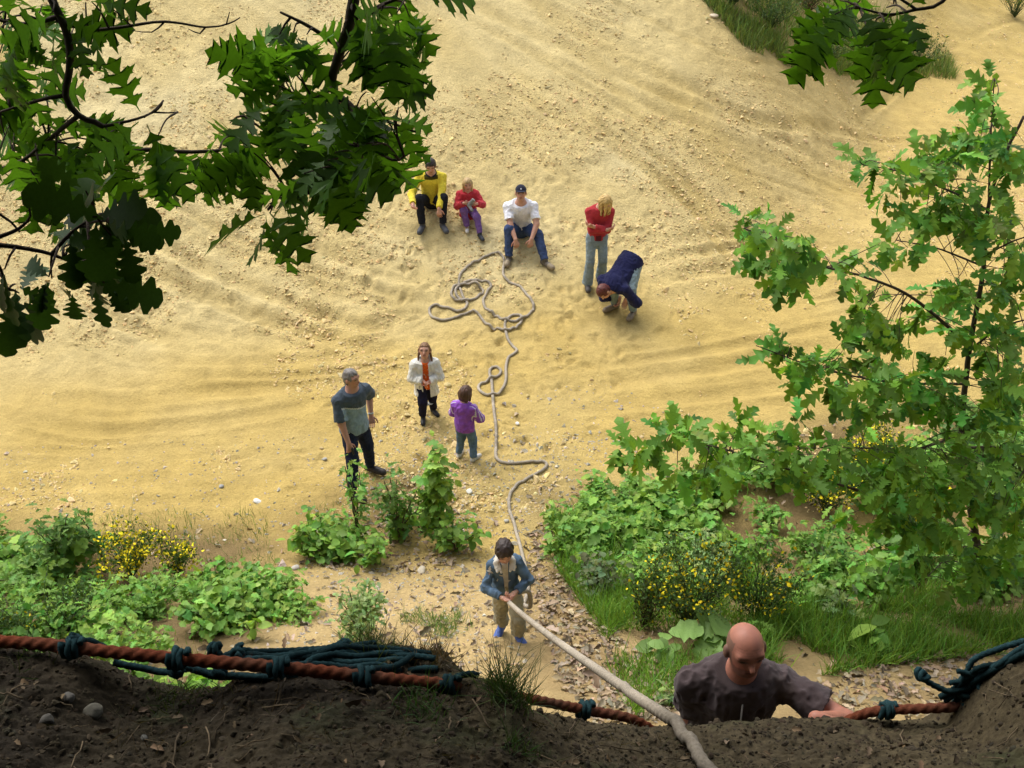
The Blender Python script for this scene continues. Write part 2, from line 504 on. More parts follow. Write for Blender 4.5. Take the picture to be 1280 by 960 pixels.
# footprints and scuffs where people have walked
fr = np.random.default_rng(99)
for cx, cy, sx, sy, n in [(600, 330, 110, 60, 150), (600, 470, 90, 60, 130), (560, 580, 110, 40, 90), (640, 740, 40, 70, 70), (760, 380, 70, 50, 70), (500, 300, 160, 60, 60), (700, 240, 200, 60, 60)]:
    for p0 in gp0v(fr.normal(cx, sx, n), np.minimum(fr.normal(cy, sy, n), 860)):
        a = fr.uniform(0, 6.28); l = fr.uniform(.09, .15); w_ = fr.uniform(.04, .06); dp = fr.uniform(.012, .035)
        i0, i1 = np.searchsorted(gx, [p0[0] - .3, p0[0] + .3]); j0, j1 = np.searchsorted(gy, [p0[1] - .3, p0[1] + .3])
        dx, dy = GX[j0:j1, i0:i1] - p0[0], GY[j0:j1, i0:i1] - p0[1]
        q = ((dx * math.cos(a) + dy * math.sin(a)) / l) ** 2 + ((dy * math.cos(a) - dx * math.sin(a)) / w_) ** 2
        Z[j0:j1, i0:i1] += dp * (-np.exp(-q ** 2) + 0.45 * np.exp(-((np.sqrt(q) - 1.5) / .35) ** 2))
Z = Z + (0.03 * fbm2(GX * 4, GY * 4, 141, 4, 0.6)) * sstep(9.5, 8.0, GY) * (GY > 4.6)
# the strip under the earth bank is kept lower, the bank mesh lies over it
under = (1 - sstep(3.3, 4.2, GY)) * sstep(-7, -5, GY) * (1 - sstep(4.6, 5.6, np.abs(GX)))
Z = Z - 0.45 * under

def gz(x, y):
    x = np.atleast_1d(np.asarray(x, float)); y = np.atleast_1d(np.asarray(y, float))
    i = np.clip(np.searchsorted(gx, x) - 1, 0, len(gx) - 2); j = np.clip(np.searchsorted(gy, y) - 1, 0, len(gy) - 2)
    a = np.clip((x - gx[i]) / (gx[i + 1] - gx[i]), 0, 1); b = np.clip((y - gy[j]) / (gy[j + 1] - gy[j]), 0, 1)
    r = (Z[j, i] * (1 - a) + Z[j, i + 1] * a) * (1 - b) + (Z[j + 1, i] * (1 - a) + Z[j + 1, i + 1] * a) * b
    return r
def gp(px, py):
    """ground point under a photo pixel"""
    d = ray(px, py)
    t = np.arange(5.5, 60, 0.01)
    X, Y, ZZ = d[0] * t, d[1] * t, CAMZ + d[2] * t
    ok = (Y > 4.7) & (ZZ < gz(X, Y))
    k = int(np.argmax(ok))
    return np.array([X[k], Y[k], float(gz(X[k], Y[k])[0])])

# sand colours: dry cream on the slope, compact ochre on the flat, brown humus under the plants
dry = np.array([0.605, 0.488, 0.235]); ochre = np.array([0.465, 0.338, 0.112]); pale = np.array([0.67, 0.58, 0.34])
humus = np.array([0.15, 0.105, 0.05]); path = np.array([0.46, 0.335, 0.165])
w = np.clip(slope * 0.85 + 0.45 * fbm2(GX * 0.28, GY * 0.28, 71, 4), 0, 1)
C = ochre + (dry - ochre) * w[..., None]
pw = np.clip(fbm2(GX * 0.5 + 3, GY * 0.5, 75, 4) * 1.6 - 0.15, 0, 1) * (0.3 + 0.7 * slope)
C = C + (pale - C) * (0.55 * pw)[..., None]
ow = np.clip(fbm2(u * 0.25, v * 0.9, 79, 4) * 1.8 - 0.2, 0, 1) * sstep(12, 16, GY)
C = C + (ochre * 1.02 - C) * (0.6 * ow)[..., None]
# compacted road band on the right-hand flat
C = C + (np.array([0.53, 0.39, 0.15]) - C) * (0.5 * sstep(2, 5, GX) * sstep(15, 18, GY) * (1 - sstep(24, 30, GY)))[..., None]
C = C + (ochre * 0.86 - C) * np.clip(TINT * 0.6, 0, 0.6)[..., None]
C = C + (path - C) * (0.8 * (1 - sstep(8.0, 9.6, GY)))[..., None]
patch = np.clip(0.75 + 0.9 * fbm2(GX * 1.4, GY * 1.4, 83, 3), 0, 1)
C = C + (humus - C) * np.clip(VEG * patch * 0.9, 0, 1)[..., None]
C = C + (np.array([0.26, 0.18, 0.085]) - C) * np.clip(LIT * 0.75 * patch, 0, 1)[..., None]
C = C + (np.array([0.24, 0.19, 0.07]) - C) * np.clip(VT * patch * 0.8, 0, 1)[..., None]
# raw brown earth face of the mound
q = ((GX - 8.6) / 2.2) ** 2 + ((GY - 31.0) / 1.5) ** 2
C = C + (np.array([0.40, 0.22, 0.09]) - C) * (0.8 * np.exp(-q * 1.5))[..., None]
C = np.where((GY < 4.5)[..., None], np.array([0.10, 0.075, 0.04]), C)
far = sstep(40, 60, np.hypot(GX, GY - 15))
C = C + (np.array([0.10, 0.13, 0.04]) - C) * far[..., None]
C = C * (1 + 0.10 * fbm2(GX * 4, GY * 4, 91, 3))[..., None]
ny, nx = Z.shape
jj, ii = np.meshgrid(np.arange(ny - 1), np.arange(nx - 1), indexing='ij')
a = jj * nx + ii
F = np.stack([a, a + 1, a + nx + 1, a + nx], -1).reshape(-1, 4)
ground = add_obj('ground', make_mesh('ground', np.stack([GX, GY, Z], -1).reshape(-1, 3), F, C.reshape(-1, 3)), M_SAND)
tag(ground, 'yellow sandy ground and slope of the pit with wheel tracks', kind='structure')

# ------------------------------------------------------------------ the earth bank the photographer stands on
LIP = [(-500, 770, 2.0), (-200, 790, 2.1), (0, 806, 2.15), (60, 810, 2.15), (120, 826, 2.15), (160, 852, 2.15), (220, 866, 2.15), (275, 864, 2.15), (310, 848, 2.18),
       (350, 836, 2.24), (400, 822, 2.34), (450, 812, 2.42), (510, 808, 2.42), (555, 818, 2.38), (580, 850, 2.28), (640, 864, 2.22), (665, 886, 2.22),
       (720, 900, 2.28), (800, 904, 2.32), (900, 897, 2.36), (1000, 893, 2.42), (1100, 891, 2.46), (1175, 886, 2.46), (1205, 862, 2.46), (1240, 832, 2.46),
       (1285, 806, 2.46), (1500, 760, 2.4), (1900, 740, 2.3)]
LIP = [(a_, b_ + (12 if 655 < a_ < 1180 else 0), c_) for a_, b_, c_ in LIP]
LP = np.array([pt(*l) for l in LIP])
def zl(x): return np.interp(x, LP[:, 0], LP[:, 2])
def yl(x): return np.interp(x, LP[:, 0], LP[:, 1])
_xs = np.linspace(-5, 5, 1001)
_k = np.exp(-0.5 * (np.arange(-60, 61) / 24) ** 2); _k /= _k.sum()
_zb = np.convolve(np.pad(zl(_xs), 60, 'edge'), _k, 'valid')
def bank(x, y):
    x = np.asarray(x, float); y = np.asarray(y, float)
    e = yl(x) + 0.02 + 0.05 * np.abs(fbm2(x * 2.3, x * 0 + 1.7, 101, 3))
    s = e - y                                           # > 0 on top of the bank
    b = np.interp(x, _xs, _zb)
    w = sstep(0.0, 0.45, s)
    top = zl(x) * (1 - w) + b * w
    foot = 6.95
    z = top + (foot - b) * np.clip(s / 2.2, 0, 1.6) ** 1.15
    z = z - 2.35 * 0.02 * np.logaddexp(0, -s / 0.02)
    n = 0.045 * fbm2(x * 3, y * 3, 103, 3) + 0.026 * fbm2(x * 11, y * 11, 105, 3) + 0.014 * fbm2(x * 45, y * 45, 107, 3, 0.75)
    return z + n * (0.4 + 0.6 * sstep(-0.2, 0.3, s) + 0.4 * sstep(0, -0.4, s))
bx_ = np.concatenate([np.linspace(-5, -2.0, 40)[:-1], np.linspace(-2.0, 2.2, 760), np.linspace(2.2, 5, 40)[1:]])
by_ = np.concatenate([np.linspace(-6, 1.25, 50)[:-1], np.linspace(1.25, 2.75, 270), np.linspace(2.75, 4.3, 45)[1:]])
BX, BY = np.meshgrid(bx_, by_)
BZ = bank(BX, BY)
lip_s = yl(BX) - BY
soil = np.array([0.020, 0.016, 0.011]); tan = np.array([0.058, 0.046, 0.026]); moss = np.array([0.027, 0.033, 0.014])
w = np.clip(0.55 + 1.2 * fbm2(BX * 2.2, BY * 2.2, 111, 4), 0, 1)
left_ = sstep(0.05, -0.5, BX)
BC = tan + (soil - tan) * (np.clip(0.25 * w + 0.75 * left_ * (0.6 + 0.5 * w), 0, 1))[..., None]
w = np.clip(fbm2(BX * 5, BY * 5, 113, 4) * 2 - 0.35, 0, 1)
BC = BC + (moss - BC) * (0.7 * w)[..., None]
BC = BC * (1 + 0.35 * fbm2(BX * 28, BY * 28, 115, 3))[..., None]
ny, nx = BZ.shape
jj, ii = np.meshgrid(np.arange(ny - 1), np.arange(nx - 1), indexing='ij')
a = jj * nx + ii
F = np.stack([a, a + 1, a + nx + 1, a + nx], -1).reshape(-1, 4)
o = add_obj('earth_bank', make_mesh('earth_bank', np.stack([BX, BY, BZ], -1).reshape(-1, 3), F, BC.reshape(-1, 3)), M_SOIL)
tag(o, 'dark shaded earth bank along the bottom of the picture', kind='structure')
def bz(x, y): return float(bank(np.array([x]), np.array([y]))[0])
def bp(px, py):
    """bank surface point under a photo pixel"""
    d = ray(px, py)
    t = np.arange(1.2, 5.5, 0.004)
    X, Y, ZZ = d[0] * t, d[1] * t, CAMZ + d[2] * t
    ok = ZZ < bank(X, Y)
    k = int(np.argmax(ok)) if ok.any() else len(t) - 1
    return np.array([X[k], Y[k], ZZ[k]])
# ------------------------------------------------------------------ signed-distance figures meshed with surface nets
class Field:
    def __init__(self, lo, hi, h):
        self.h = h; self.o = np.asarray(lo, float)
        self.n = np.ceil((np.asarray(hi) - self.o) / h).astype(int) + 1
        self.f = np.full(self.n, 1.0, dtype=np.float32)
    def _sl(self, lo, hi):
        a = np.clip(np.floor((lo - self.o) / self.h).astype(int), 0, self.n); b = np.clip(np.ceil((hi - self.o) / self.h).astype(int) + 1, 0, self.n)
        sl = tuple(slice(i, j) for i, j in zip(a, b))
        ax = [self.o[i] + self.h * np.arange(a[i], b[i]) for i in range(3)]
        return sl, ax
    def blend(self, lo, hi, fn, k=0.02, mode='u'):
        sl, ax = self._sl(np.asarray(lo) - 0.05, np.asarray(hi) + 0.05)
        if any(len(a) == 0 for a in ax): return
        p = np.stack(np.meshgrid(*ax, indexing='ij'), -1)
        d = fn(p); f = self.f[sl]
        if mode == 'u':
            hh = np.clip(0.5 + 0.5 * (d - f) / k, 0, 1)
            self.f[sl] = d + (f - d) * hh - k * hh * (1 - hh)
        elif mode == 's':
            self.f[sl] = np.maximum(f, -d)
        elif mode == 'i':
            self.f[sl] = np.maximum(f, d)
    def cone(self, a, b, ra, rb, k=0.02, flat=False, mode='u'):
        a = np.asarray(a, float); b = np.asarray(b, float); r = max(ra, rb)
        ba = b - a; L2 = ba.dot(ba) + 1e-9; L = math.sqrt(L2)
        def fn(p):
            q = p - a; t = q @ ba / L2; tc = np.clip(t, 0, 1)
            d = np.linalg.norm(q - tc[..., None] * ba, axis=-1) - (ra + (rb - ra) * tc)
            if flat == 'b': d = np.maximum(d, (t - 1) * L)
            elif flat: d = np.maximum(d, (np.abs(t - 0.5) - 0.5) * L)
            return d
        self.blend(np.minimum(a, b) - r, np.maximum(a, b) + r, fn, k, mode)
    def ell(self, c, R, r, k=0.02, mode='u'):
        c = np.asarray(c, float); r = np.asarray(r, float); m = r.max()
        def fn(p):
            q = (p - c) @ R
            k0 = np.linalg.norm(q / r, axis=-1); k1 = np.linalg.norm(q / r ** 2, axis=-1) + 1e-9
            return k0 * (k0 - 1) / k1
        self.blend(c - m, c + m, fn, k, mode)
    def box(self, c, R, r, k=0.01, mode='u', rnd=0.01):
        c = np.asarray(c, float); r = np.asarray(r, float) - rnd; m = np.linalg.norm(r) + rnd
        def fn(p):
            q = np.abs((p - c) @ R) - r
            return np.linalg.norm(np.maximum(q, 0), axis=-1) + np.minimum(q.max(-1), 0) - rnd
        self.blend(c - m, c + m, fn, k, mode)
    def flatcone(self, a, b, ra, rb, fw, sq, k=0.03):
        """capsule squashed along fw by factor sq"""
        a = np.asarray(a, float); b = np.asarray(b, float); ba = b - a; L2 = ba.dot(ba); r = max(ra, rb)
        def fn(p):
            q = p - a; t = np.clip(q @ ba / L2, 0, 1); q = q - t[..., None] * ba
            w = (q @ fw)[..., None]; q = q + w * fw * (1 / sq - 1)
            return (np.linalg.norm(q, axis=-1) - (ra + (rb - ra) * t)) * (0.5 + 0.5 * sq)
        self.blend(np.minimum(a, b) - r, np.maximum(a, b) + r, fn, k)
    def plane(self, c, n):
        """keep the side n points away from"""
        n = np.asarray(n, float); c = np.asarray(c, float); n = n / np.linalg.norm(n)
        ax = [self.o[i] + self.h * np.arange(self.n[i]) for i in range(3)]
        d = ((ax[0] - c[0]) * n[0])[:, None, None] + ((ax[1] - c[1]) * n[1])[None, :, None] + ((ax[2] - c[2]) * n[2])[None, None, :]
        self.f = np.maximum(self.f, d.astype(np.float32))
    def fold(self, amp, scale, seed=0):
        I = np.nonzero(np.abs(self.f) < 0.035)
        p = np.stack(I, -1) * self.h + self.o
        w = p + 0.03 * np.stack([noise3(p * 7, seed + 5), noise3(p * 7, seed + 6), noise3(p * 7, seed + 7)], -1)
        a = noise3(w * np.asarray(scale), seed); b = noise3(w * np.asarray(scale) * 1.7 + 3, seed + 1)
        self.f[I] += amp * (0.7 * a + 1.5 * (np.abs(b) - 0.4)).astype(np.float32)
    def mesh(self):
        f = self.f; s = f < 0
        c = np.zeros(tuple(self.n - 1), dtype=np.int8)
        cs = [(i, j, k) for i in (0, 1) for j in (0, 1) for k in (0, 1)]
        nx, ny, nz = self.n
        for i, j, k in cs: c += s[i:nx - 1 + i, j:ny - 1 + j, k:nz - 1 + k]
        mask = (c > 0) & (c < 8)
        I = np.stack(np.nonzero(mask), -1)
        idx = np.full(mask.shape, -1, dtype=np.int64); idx[mask] = np.arange(len(I))
        acc = np.zeros((len(I), 3)); num = np.zeros(len(I))
        for a in cs:
            for ax in range(3):
                if a[ax]: continue
                b = list(a); b[ax] = 1
                f0 = f[I[:, 0] + a[0], I[:, 1] + a[1], I[:, 2] + a[2]]; f1 = f[I[:, 0] + b[0], I[:, 1] + b[1], I[:, 2] + b[2]]
                cr = (f0 < 0) != (f1 < 0)
                t = np.where(cr, f0 / np.where(cr, f0 - f1, 1), 0)
                pos = np.tile(np.array(a, float), (len(I), 1)); pos[:, ax] += t
                acc[cr] += pos[cr]; num += cr
        V = (I + acc / num[:, None]) * self.h + self.o
        quads = []
        for ax in range(3):
            sl0 = [slice(1, -1)] * 3; sl1 = [slice(1, -1)] * 3
            sl0[ax] = slice(0, -1); sl1[ax] = slice(1, None)
            s0, s1 = s[tuple(sl0)], s[tuple(sl1)]
            e = np.stack(np.nonzero(s0 != s1), -1)
            if not len(e): continue
            fl = s0[e[:, 0], e[:, 1], e[:, 2]]
            o = np.ones(3, int); o[ax] = 0; e = e + o
            u, v = (ax + 1) % 3, (ax + 2) % 3
            du = np.zeros(3, int); du[u] = 1; dv = np.zeros(3, int); dv[v] = 1
            g = lambda q: idx[q[:, 0], q[:, 1], q[:, 2]]
            Q = np.stack([g(e - du - dv), g(e - dv), g(e), g(e - du)], -1)
            Q[~fl] = Q[~fl][:, ::-1]
            quads.append(Q)
        Q = np.vstack(quads)
        return V, Q[(Q >= 0).all(1)]

def nrm(v):
    v = np.asarray(v, float); return v / (np.linalg.norm(v) + 1e-12)
def ik(a, c, l1, l2, pole):
    a = np.asarray(a, float); c = np.asarray(c, float)
    d = c - a; L = np.linalg.norm(d); u = d / L
    if L > (l1 + l2) * 0.995:
        c = a + u * (l1 + l2) * 0.995; L = (l1 + l2) * 0.995
    if L < abs(l1 - l2) + 0.03: L = abs(l1 - l2) + 0.03; c = a + u * L
    x = (l1 * l1 - l2 * l2 + L * L) / (2 * L); hh = math.sqrt(max(l1 * l1 - x * x, 0))
    p = np.asarray(pole, float); p = nrm(p - u * p.dot(u))
    return a + u * x + p * hh, c
def R3(right, fwd, up): return np.stack([right, fwd, up], -1)

SKIN = (0.50, 0.275, 0.19)
class Person:
    """local frame: +x picture-right when facing the lens, forward -y, z up. Limb A lies at -x, limb B at +x."""
    def __init__(s, label, base, yaw, h, kid=0.0, bulk=1.0, pelvis=(0, 0, None), spine=(0, 0, 1), twist=0.0, look=(0, -1, -0.1), tilt=0.0,
                 footA=(-0.1, 0), footB=(0.1, 0), toeA=(0, -1), toeB=(0, -1), handA=None, handB=None, poleA=(-0.5, 0.6, -0.4), poleB=(0.5, 0.6, -0.4),
                 kneeA=(0, -1, 0.2), kneeB=(0, -1, 0.2), fdirA=None, fdirB=None, vox=0.0085, skin=SKIN, curl=0.5, surface=None, name='person', feetz=None, headlift=0.0):
        s.h = h; s.skin = np.array(skin); s.vox = vox; s.kid = kid
        surf = surface or (lambda x, y: float(gz(x, y)[0]))
        bxp, byp = base[0], base[1]
        s.z0 = surf(bxp, byp)
        cy, sy = math.cos(yaw), math.sin(yaw)
        def gl(x, y): return surf(bxp + cy * x - sy * y, byp + sy * x + cy * y) - s.z0
        s.root = thing(name, label, 'person', (bxp, byp, s.z0), yaw, 'people at the sand pit')
        s.ank = 0.045 * h + 0.012
        s.head_h = h * (0.130 + 0.042 * kid)
        s.feet = {}
        for k, ft in (('A', footA), ('B', footB)):
            z = gl(*ft[:2]) if feetz is None else feetz
            s.feet[k] = np.array([ft[0], ft[1], z + s.ank + (ft[2] if len(ft) > 2 else 0)])
        legl = h * (0.243 - 0.018 * kid)
        pz = pelvis[2]
        if pz is None: pz = 2 * legl * 0.975 + s.ank + 0.5 * (s.feet['A'][2] + s.feet['B'][2]) - s.ank
        elif pz < 0: pz = gl(pelvis[0], pelvis[1]) - pz       # negative: height above the ground there
        s.pel = np.array([pelvis[0], pelvis[1], pz])
        s.up = nrm(spine)
        r0 = np.array([math.cos(twist), math.sin(twist), 0])
        s.right = nrm(r0 - s.up * r0.dot(s.up)); s.fwd = -np.cross(s.up, s.right)   # fwd = -y at rest
        s.tl = h * (0.292 - 0.01 * kid)
        s.chest = s.pel + s.up * s.tl
        sw = h * 0.108 * bulk; hw = h * 0.05
        s.bulk = bulk
        s.sh = {'A': s.chest - s.right * sw - s.up * 0.030 * h, 'B': s.chest + s.right * sw - s.up * 0.030 * h}
        px_ = np.array([1.0, 0, 0])
        s.hip = {'A': s.pel - px_ * hw, 'B': s.pel + px_ * hw}
        s.knee = {}; s.elb = {}; s.wr = {}
        for k, kp in (('A', kneeA), ('B', kneeB)):
            s.knee[k], s.feet[k] = ik(s.hip[k], s.feet[k], legl, legl, kp)
        ua, fa = h * 0.172, h * 0.148
        for k, hd, pl in (('A', handA, poleA), ('B', handB, poleB)):
            if hd is None: hd = s.sh[k] + np.array([(-1 if k == 'A' else 1) * 0.06 * h, -0.03 * h, -0.31 * h])
            s.elb[k], s.wr[k] = ik(s.sh[k], hd, ua, fa, pl)
        s.toe = {'A': nrm((*toeA, 0)), 'B': nrm((*toeB, 0))}
        s.fdir = {'A': fdirA, 'B': fdirB}
        s.hf = nrm(look)
        hu = np.array([math.sin(tilt), 0, math.cos(tilt)]) if abs(s.hf[2]) < 0.95 else np.array([0, -1.0, 0])
        hu = nrm(0.55 * hu + 0.45 * s.up) if s.up[2] > 0.3 else s.up
        s.hu = nrm(hu - s.hf * hu.dot(s.hf)); s.hr = np.cross(s.hf, s.hu)            # right (picture-right when facing lens)
        s.hr = -s.hr if s.hr.dot(s.right) < 0 else s.hr
        s.neck = s.chest + s.up * 0.02 * h + s.fwd * 0.004 * h
        s.hc = s.neck + s.up * 0.028 * h + s.hu * s.head_h * (0.52 + headlift) + s.hf * 0.018 * h
        pts = [s.pel, s.chest, s.hc, *s.sh.values(), *s.knee.values(), *s.feet.values(), *s.elb.values(), *s.wr.values()]
        s.lo = np.min(pts, 0) - 0.26; s.hi = np.max(pts, 0) + 0.26
        s.lo[2] = min(s.lo[2], min(s.feet['A'][2], s.feet['B'][2]) - s.ank - 0.05)
        s.curl = curl
    def field(s, vox=None): return Field(s.lo, s.hi, vox or s.vox)
    def torso(s, F, inf, k=0.04):
        h = s.h * (s.bulk ** 0.7)
        F.flatcone(s.pel + s.up * 0.01 * h, s.pel + s.up * s.tl * 0.45, 0.088 * h + inf, 0.080 * h + inf, s.fwd, 0.74, k)
        F.flatcone(s.pel + s.up * s.tl * 0.45, s.chest - s.up * 0.055 * h, 0.080 * h + inf, 0.098 * h + inf, s.fwd, 0.72, k)
        F.flatcone(s.sh['A'] * 0.82 + s.sh['B'] * 0.18 - s.up * 0.014 * h, s.sh['B'] * 0.82 + s.sh['A'] * 0.18 - s.up * 0.014 * h, 0.026 * h + inf * 0.7, 0.026 * h + inf * 0.7, s.fwd, 0.95, k)
        for k_ in 'AB': F.cone(s.neck - s.up * 0.006 * h, s.sh[k_] + s.up * 0.004 * h, 0.031 * h + inf * 0.5, 0.029 * h + inf * 0.75, k)
        F.cone(s.chest - s.up * 0.02 * h, s.neck + s.up * 0.02 * h, 0.042 * h + inf * 0.6, 0.033 * h + inf * 0.5, k)
    def headR(s): return R3(s.hr, s.hf, s.hu)
    def body(s, mouth=(0.36, 0.11, 0.09), extra=None, grow=1.0):
        h = s.h; F = s.field()
        s.torso(F, -0.012)
        H = s.head_h; R = s.headR(); c = s.hc
        q = lambda x, y, z: c + R @ (np.array([x, y, z]) * H)
        F.cone(s.neck - s.up * 0.01, q(0, -0.06, -0.25), 0.033 * h * s.bulk, 0.030 * h * s.bulk, 0.03)
        F.ell(q(0, -0.06, 0.10), R, np.array([0.345, 0.42, 0.39]) * H, 0.02)
        F.ell(q(0, 0.06, -0.16), R, np.array([0.27, 0.30, 0.34]) * H, 0.03)
        F.ell(q(0, 0.17, -0.36), R, np.array([0.13, 0.13, 0.10]) * H, 0.03)
        F.cone(q(0, 0.33, 0.05), q(0, 0.44, -0.12), 0.032 * H, 0.055 * H, 0.012)
        F.cone(q(-0.2, 0.29, 0.10), q(0.2, 0.29, 0.10), 0.05 * H, 0.05 * H, 0.03)
        F.cone(q(-0.09, 0.33, -0.24), q(0.09, 0.33, -0.24), 0.03 * H, 0.03 * H, 0.012)
        for sx in (-1, 1):
            F.ell(q(sx * 0.36, -0.06, -0.03), R, np.array([0.06, 0.10, 0.15]) * H, 0.006)
            F.ell(q(sx * 0.15, 0.33, 0.04), R, np.array([0.07, 0.05, 0.035]) * H, 0.01, 's')
            F.ell(q(sx * 0.15, 0.295, 0.035), R, np.array([0.06, 0.055, 0.04]) * H, 0.004)
        fing = []
        for k in 'AB':
            F.cone(s.sh[k], s.elb[k], 0.031 * h * s.bulk, 0.025 * h * s.bulk, 0.03)
            F.cone(s.elb[k], s.wr[k], 0.025 * h * s.bulk, 0.016 * h * s.bulk, 0.02)
            fd = nrm(s.fdir[k]) if s.fdir[k] is not None else nrm(s.wr[k] - s.elb[k])
            side = np.cross(fd, s.sh[k] - s.wr[k] if abs(nrm(s.sh[k] - s.wr[k]).dot(fd)) < 0.98 else s.fwd); side = nrm(side)
            pn = nrm(np.cross(side, fd)); pc = (s.pel + s.chest) / 2 - s.wr[k]
            if pn.dot(pc) < 0: pn = -pn
            hl = h * 0.108
            for o in (-0.018, 0.0, 0.018):
                F.cone(s.wr[k], s.wr[k] + fd * hl * 0.46 + side * o * h, 0.014 * h, 0.0115 * h, 0.012)
            for j, o in enumerate((-0.021, -0.007, 0.007, 0.021)):
                a = s.wr[k] + fd * hl * 0.42 + side * o * h * 0.9; l = hl * (0.50, 0.57, 0.54, 0.42)[j] * 0.42; P = [a - fd * 0.01]; ang = 0.15
                P.append(a)
                for m in range(3):
                    ang += s.curl * (0.55 + 0.3 * m)
                    P.append(P[-1] + (fd * math.cos(ang) + pn * math.sin(ang)) * l * (1.0, 0.75, 0.6)[m])
                fing.append(tube(P, np.array([0.0052, 0.0054, 0.005, 0.0046, 0.0036]) * h, 6))
            ts = side if side.dot(s.fwd) > 0 else -side
            a = s.wr[k] + fd * hl * 0.15 + ts * 0.018 * h
            P = [s.wr[k] + fd * hl * 0.1, a, a + (fd * 0.6 + ts * 0.75) * hl * 0.22, a + (fd * 0.95 + ts * 0.65 + pn * 0.2) * hl * 0.4]
            fing.append(tube(P, np.array([0.008, 0.0075, 0.006, 0.0045]) * h, 6))
            F.cone(s.hip[k], s.knee[k], 0.048 * h * s.bulk, 0.033 * h * s.bulk, 0.04)
            F.cone(s.knee[k], s.feet[k], 0.031 * h * s.bulk, 0.02 * h, 0.03)
            F.cone(s.feet[k] - np.array([0, 0, 0.02 * h]), s.feet[k] + s.toe[k] * 0.085 * h - np.array([0, 0, 0.03 * h]), 0.018 * h, 0.013 * h, 0.02)
        V, Q = F.mesh()
        C = np.tile(s.skin, (len(V), 1))
        L = (V - c) @ R / H
        f = L[:, 1] > 0.12
        def spot(x, y, rx, rz, colr, st=1.0):
            d = ((np.abs(L[:, 0]) - x) / rx) ** 2 + ((L[:, 2] - y) / rz) ** 2
            ww = np.clip(1.4 - d, 0, 1) * f * st
            C[:] = C + (np.array(colr) - C) * ww[:, None]
        spot(0.20, -0.14, 0.11, 0.09, s.skin * np.array([1.15, 0.8, 0.8]), 0.45)
        spot(0, -0.245, 0.13, 0.045, mouth, 0.85)
        spot(0, -0.245, 0.12, 0.014, (0.10, 0.03, 0.03), 0.8)
        spot(0.155, 0.06, 0.12, 0.075, s.skin * 0.62, 0.6)
        spot(0, -0.30, 0.10, 0.03, s.skin * 0.7, 0.5)
        spot(0, -0.13, 0.075, 0.02, s.skin * 0.55, 0.5)
        spot(0.155, 0.045, 0.075, 0.035, (0.05, 0.035, 0.03), 0.95)
        spot(0.16, 0.13, 0.11, 0.028, s.skin * 0.3, 0.8)
        if extra is not None: extra(L, C)
        mb = MB(); mb.add(V, [Q], C)
        for fv, ff in fing: mb.add(fv, ff, s.skin * np.array([1.05, 0.95, 0.95]))
        s.skinobj = mb.build('body', M_SKIN, s.root)
        return s
    def top(s, name, colr, sleeve=2.0, inf=0.012, hem=0.02, folds=0.006, mat=None, carve=None, colf=None, collar=None, hood=None, seed=0, flare=0.0, open_front=None, cuffw=1.0, neckcut=0.012):
        h = s.h; F = s.field(); mat = mat or M_CLOTH
        s.torso(F, inf)
        if hem > 0.03 * h:
            F.flatcone(s.pel + s.up * 0.03 * h, s.pel - s.up * (hem + 0.02), 0.088 * h * s.bulk + inf, 0.092 * h * s.bulk + inf + flare, s.fwd, 0.82, 0.04)
        cut = s.neck + s.up * neckcut * h
        for k in 'AB':
            rr = h * s.bulk
            e = s.elb[k]
            if sleeve <= 1: 
                e = s.sh[k] + (s.elb[k] - s.sh[k]) * sleeve
                F.cone(s.sh[k], e, 0.028 * rr + inf * 0.65, 0.029 * rr + inf * 1.2 * cuffw, 0.03, 'b')
            else:
                F.cone(s.sh[k], e, 0.030 * rr + inf * 0.85, 0.027 * rr + inf, 0.03)
                w = s.elb[k] + (s.wr[k] - s.elb[k]) * (sleeve - 1)
                F.cone(s.elb[k], w, 0.027 * rr + inf, 0.019 * rr + inf * 1.1 * cuffw, 0.02, 'b')
        F.fold(folds * 1.3, (13, 13, 8), 200 + seed)
        F.fold(folds * 0.5, (30, 30, 20), 230 + seed)
        # neck opening and hem
        n = nrm(s.up * 0.9 + s.fwd * 0.35)
        sl, ax = F._sl(s.neck - 0.12, s.neck + 0.12)
        p = np.stack(np.meshgrid(*ax, indexing='ij'), -1)
        F.f[sl] = np.maximum(F.f[sl], (p - cut) @ n)
        sl, ax = F._sl(s.pel - 0.34, s.pel + 0.34)
        p = np.stack(np.meshgrid(*ax, indexing='ij'), -1)
        hc = s.pel - s.up * hem
        dd = (hc - p) @ s.up
        near = np.linalg.norm((p - hc) - ((p - hc) @ s.up)[..., None] * s.up, axis=-1) < 0.16 * h * s.bulk + 0.05 + flare
        lower = (p[..., 2] < s.pel[2] + 0.25)
        prot = np.zeros(p.shape[:3], bool)
        for k in 'AB':                                  # never cut the sleeves
            for a_, b_ in ((s.sh[k], s.elb[k]), (s.elb[k], s.wr[k])):
                if sleeve <= 1 and a_ is s.elb[k]: continue
                ba = b_ - a_; t = np.clip((p - a_) @ ba / ba.dot(ba), 0, 1)
                prot |= np.linalg.norm(p - a_ - t[..., None] * ba, axis=-1) < 0.05 * h
        F.f[sl] = np.where(near & lower & ~prot, np.maximum(F.f[sl], dd), F.f[sl])
        if open_front is not None:
            w0, w1 = open_front; up, c0, ln = s.up, s.pel - s.up * (hem + 0.05), s.tl + hem + 0.1
            def fn(p):
                q = p - c0; t = q @ up / ln; w = w1 + (w0 - w1) * t
                return np.maximum(np.abs(q @ s.right) - w, -(q @ s.fwd) + 0.03)
            F.blend(s.lo, s.hi, fn, mode='s')
        if carve: carve(F)
        V, Q = F.mesh()
        C = np.tile(np.array(colr, float), (len(V), 1))
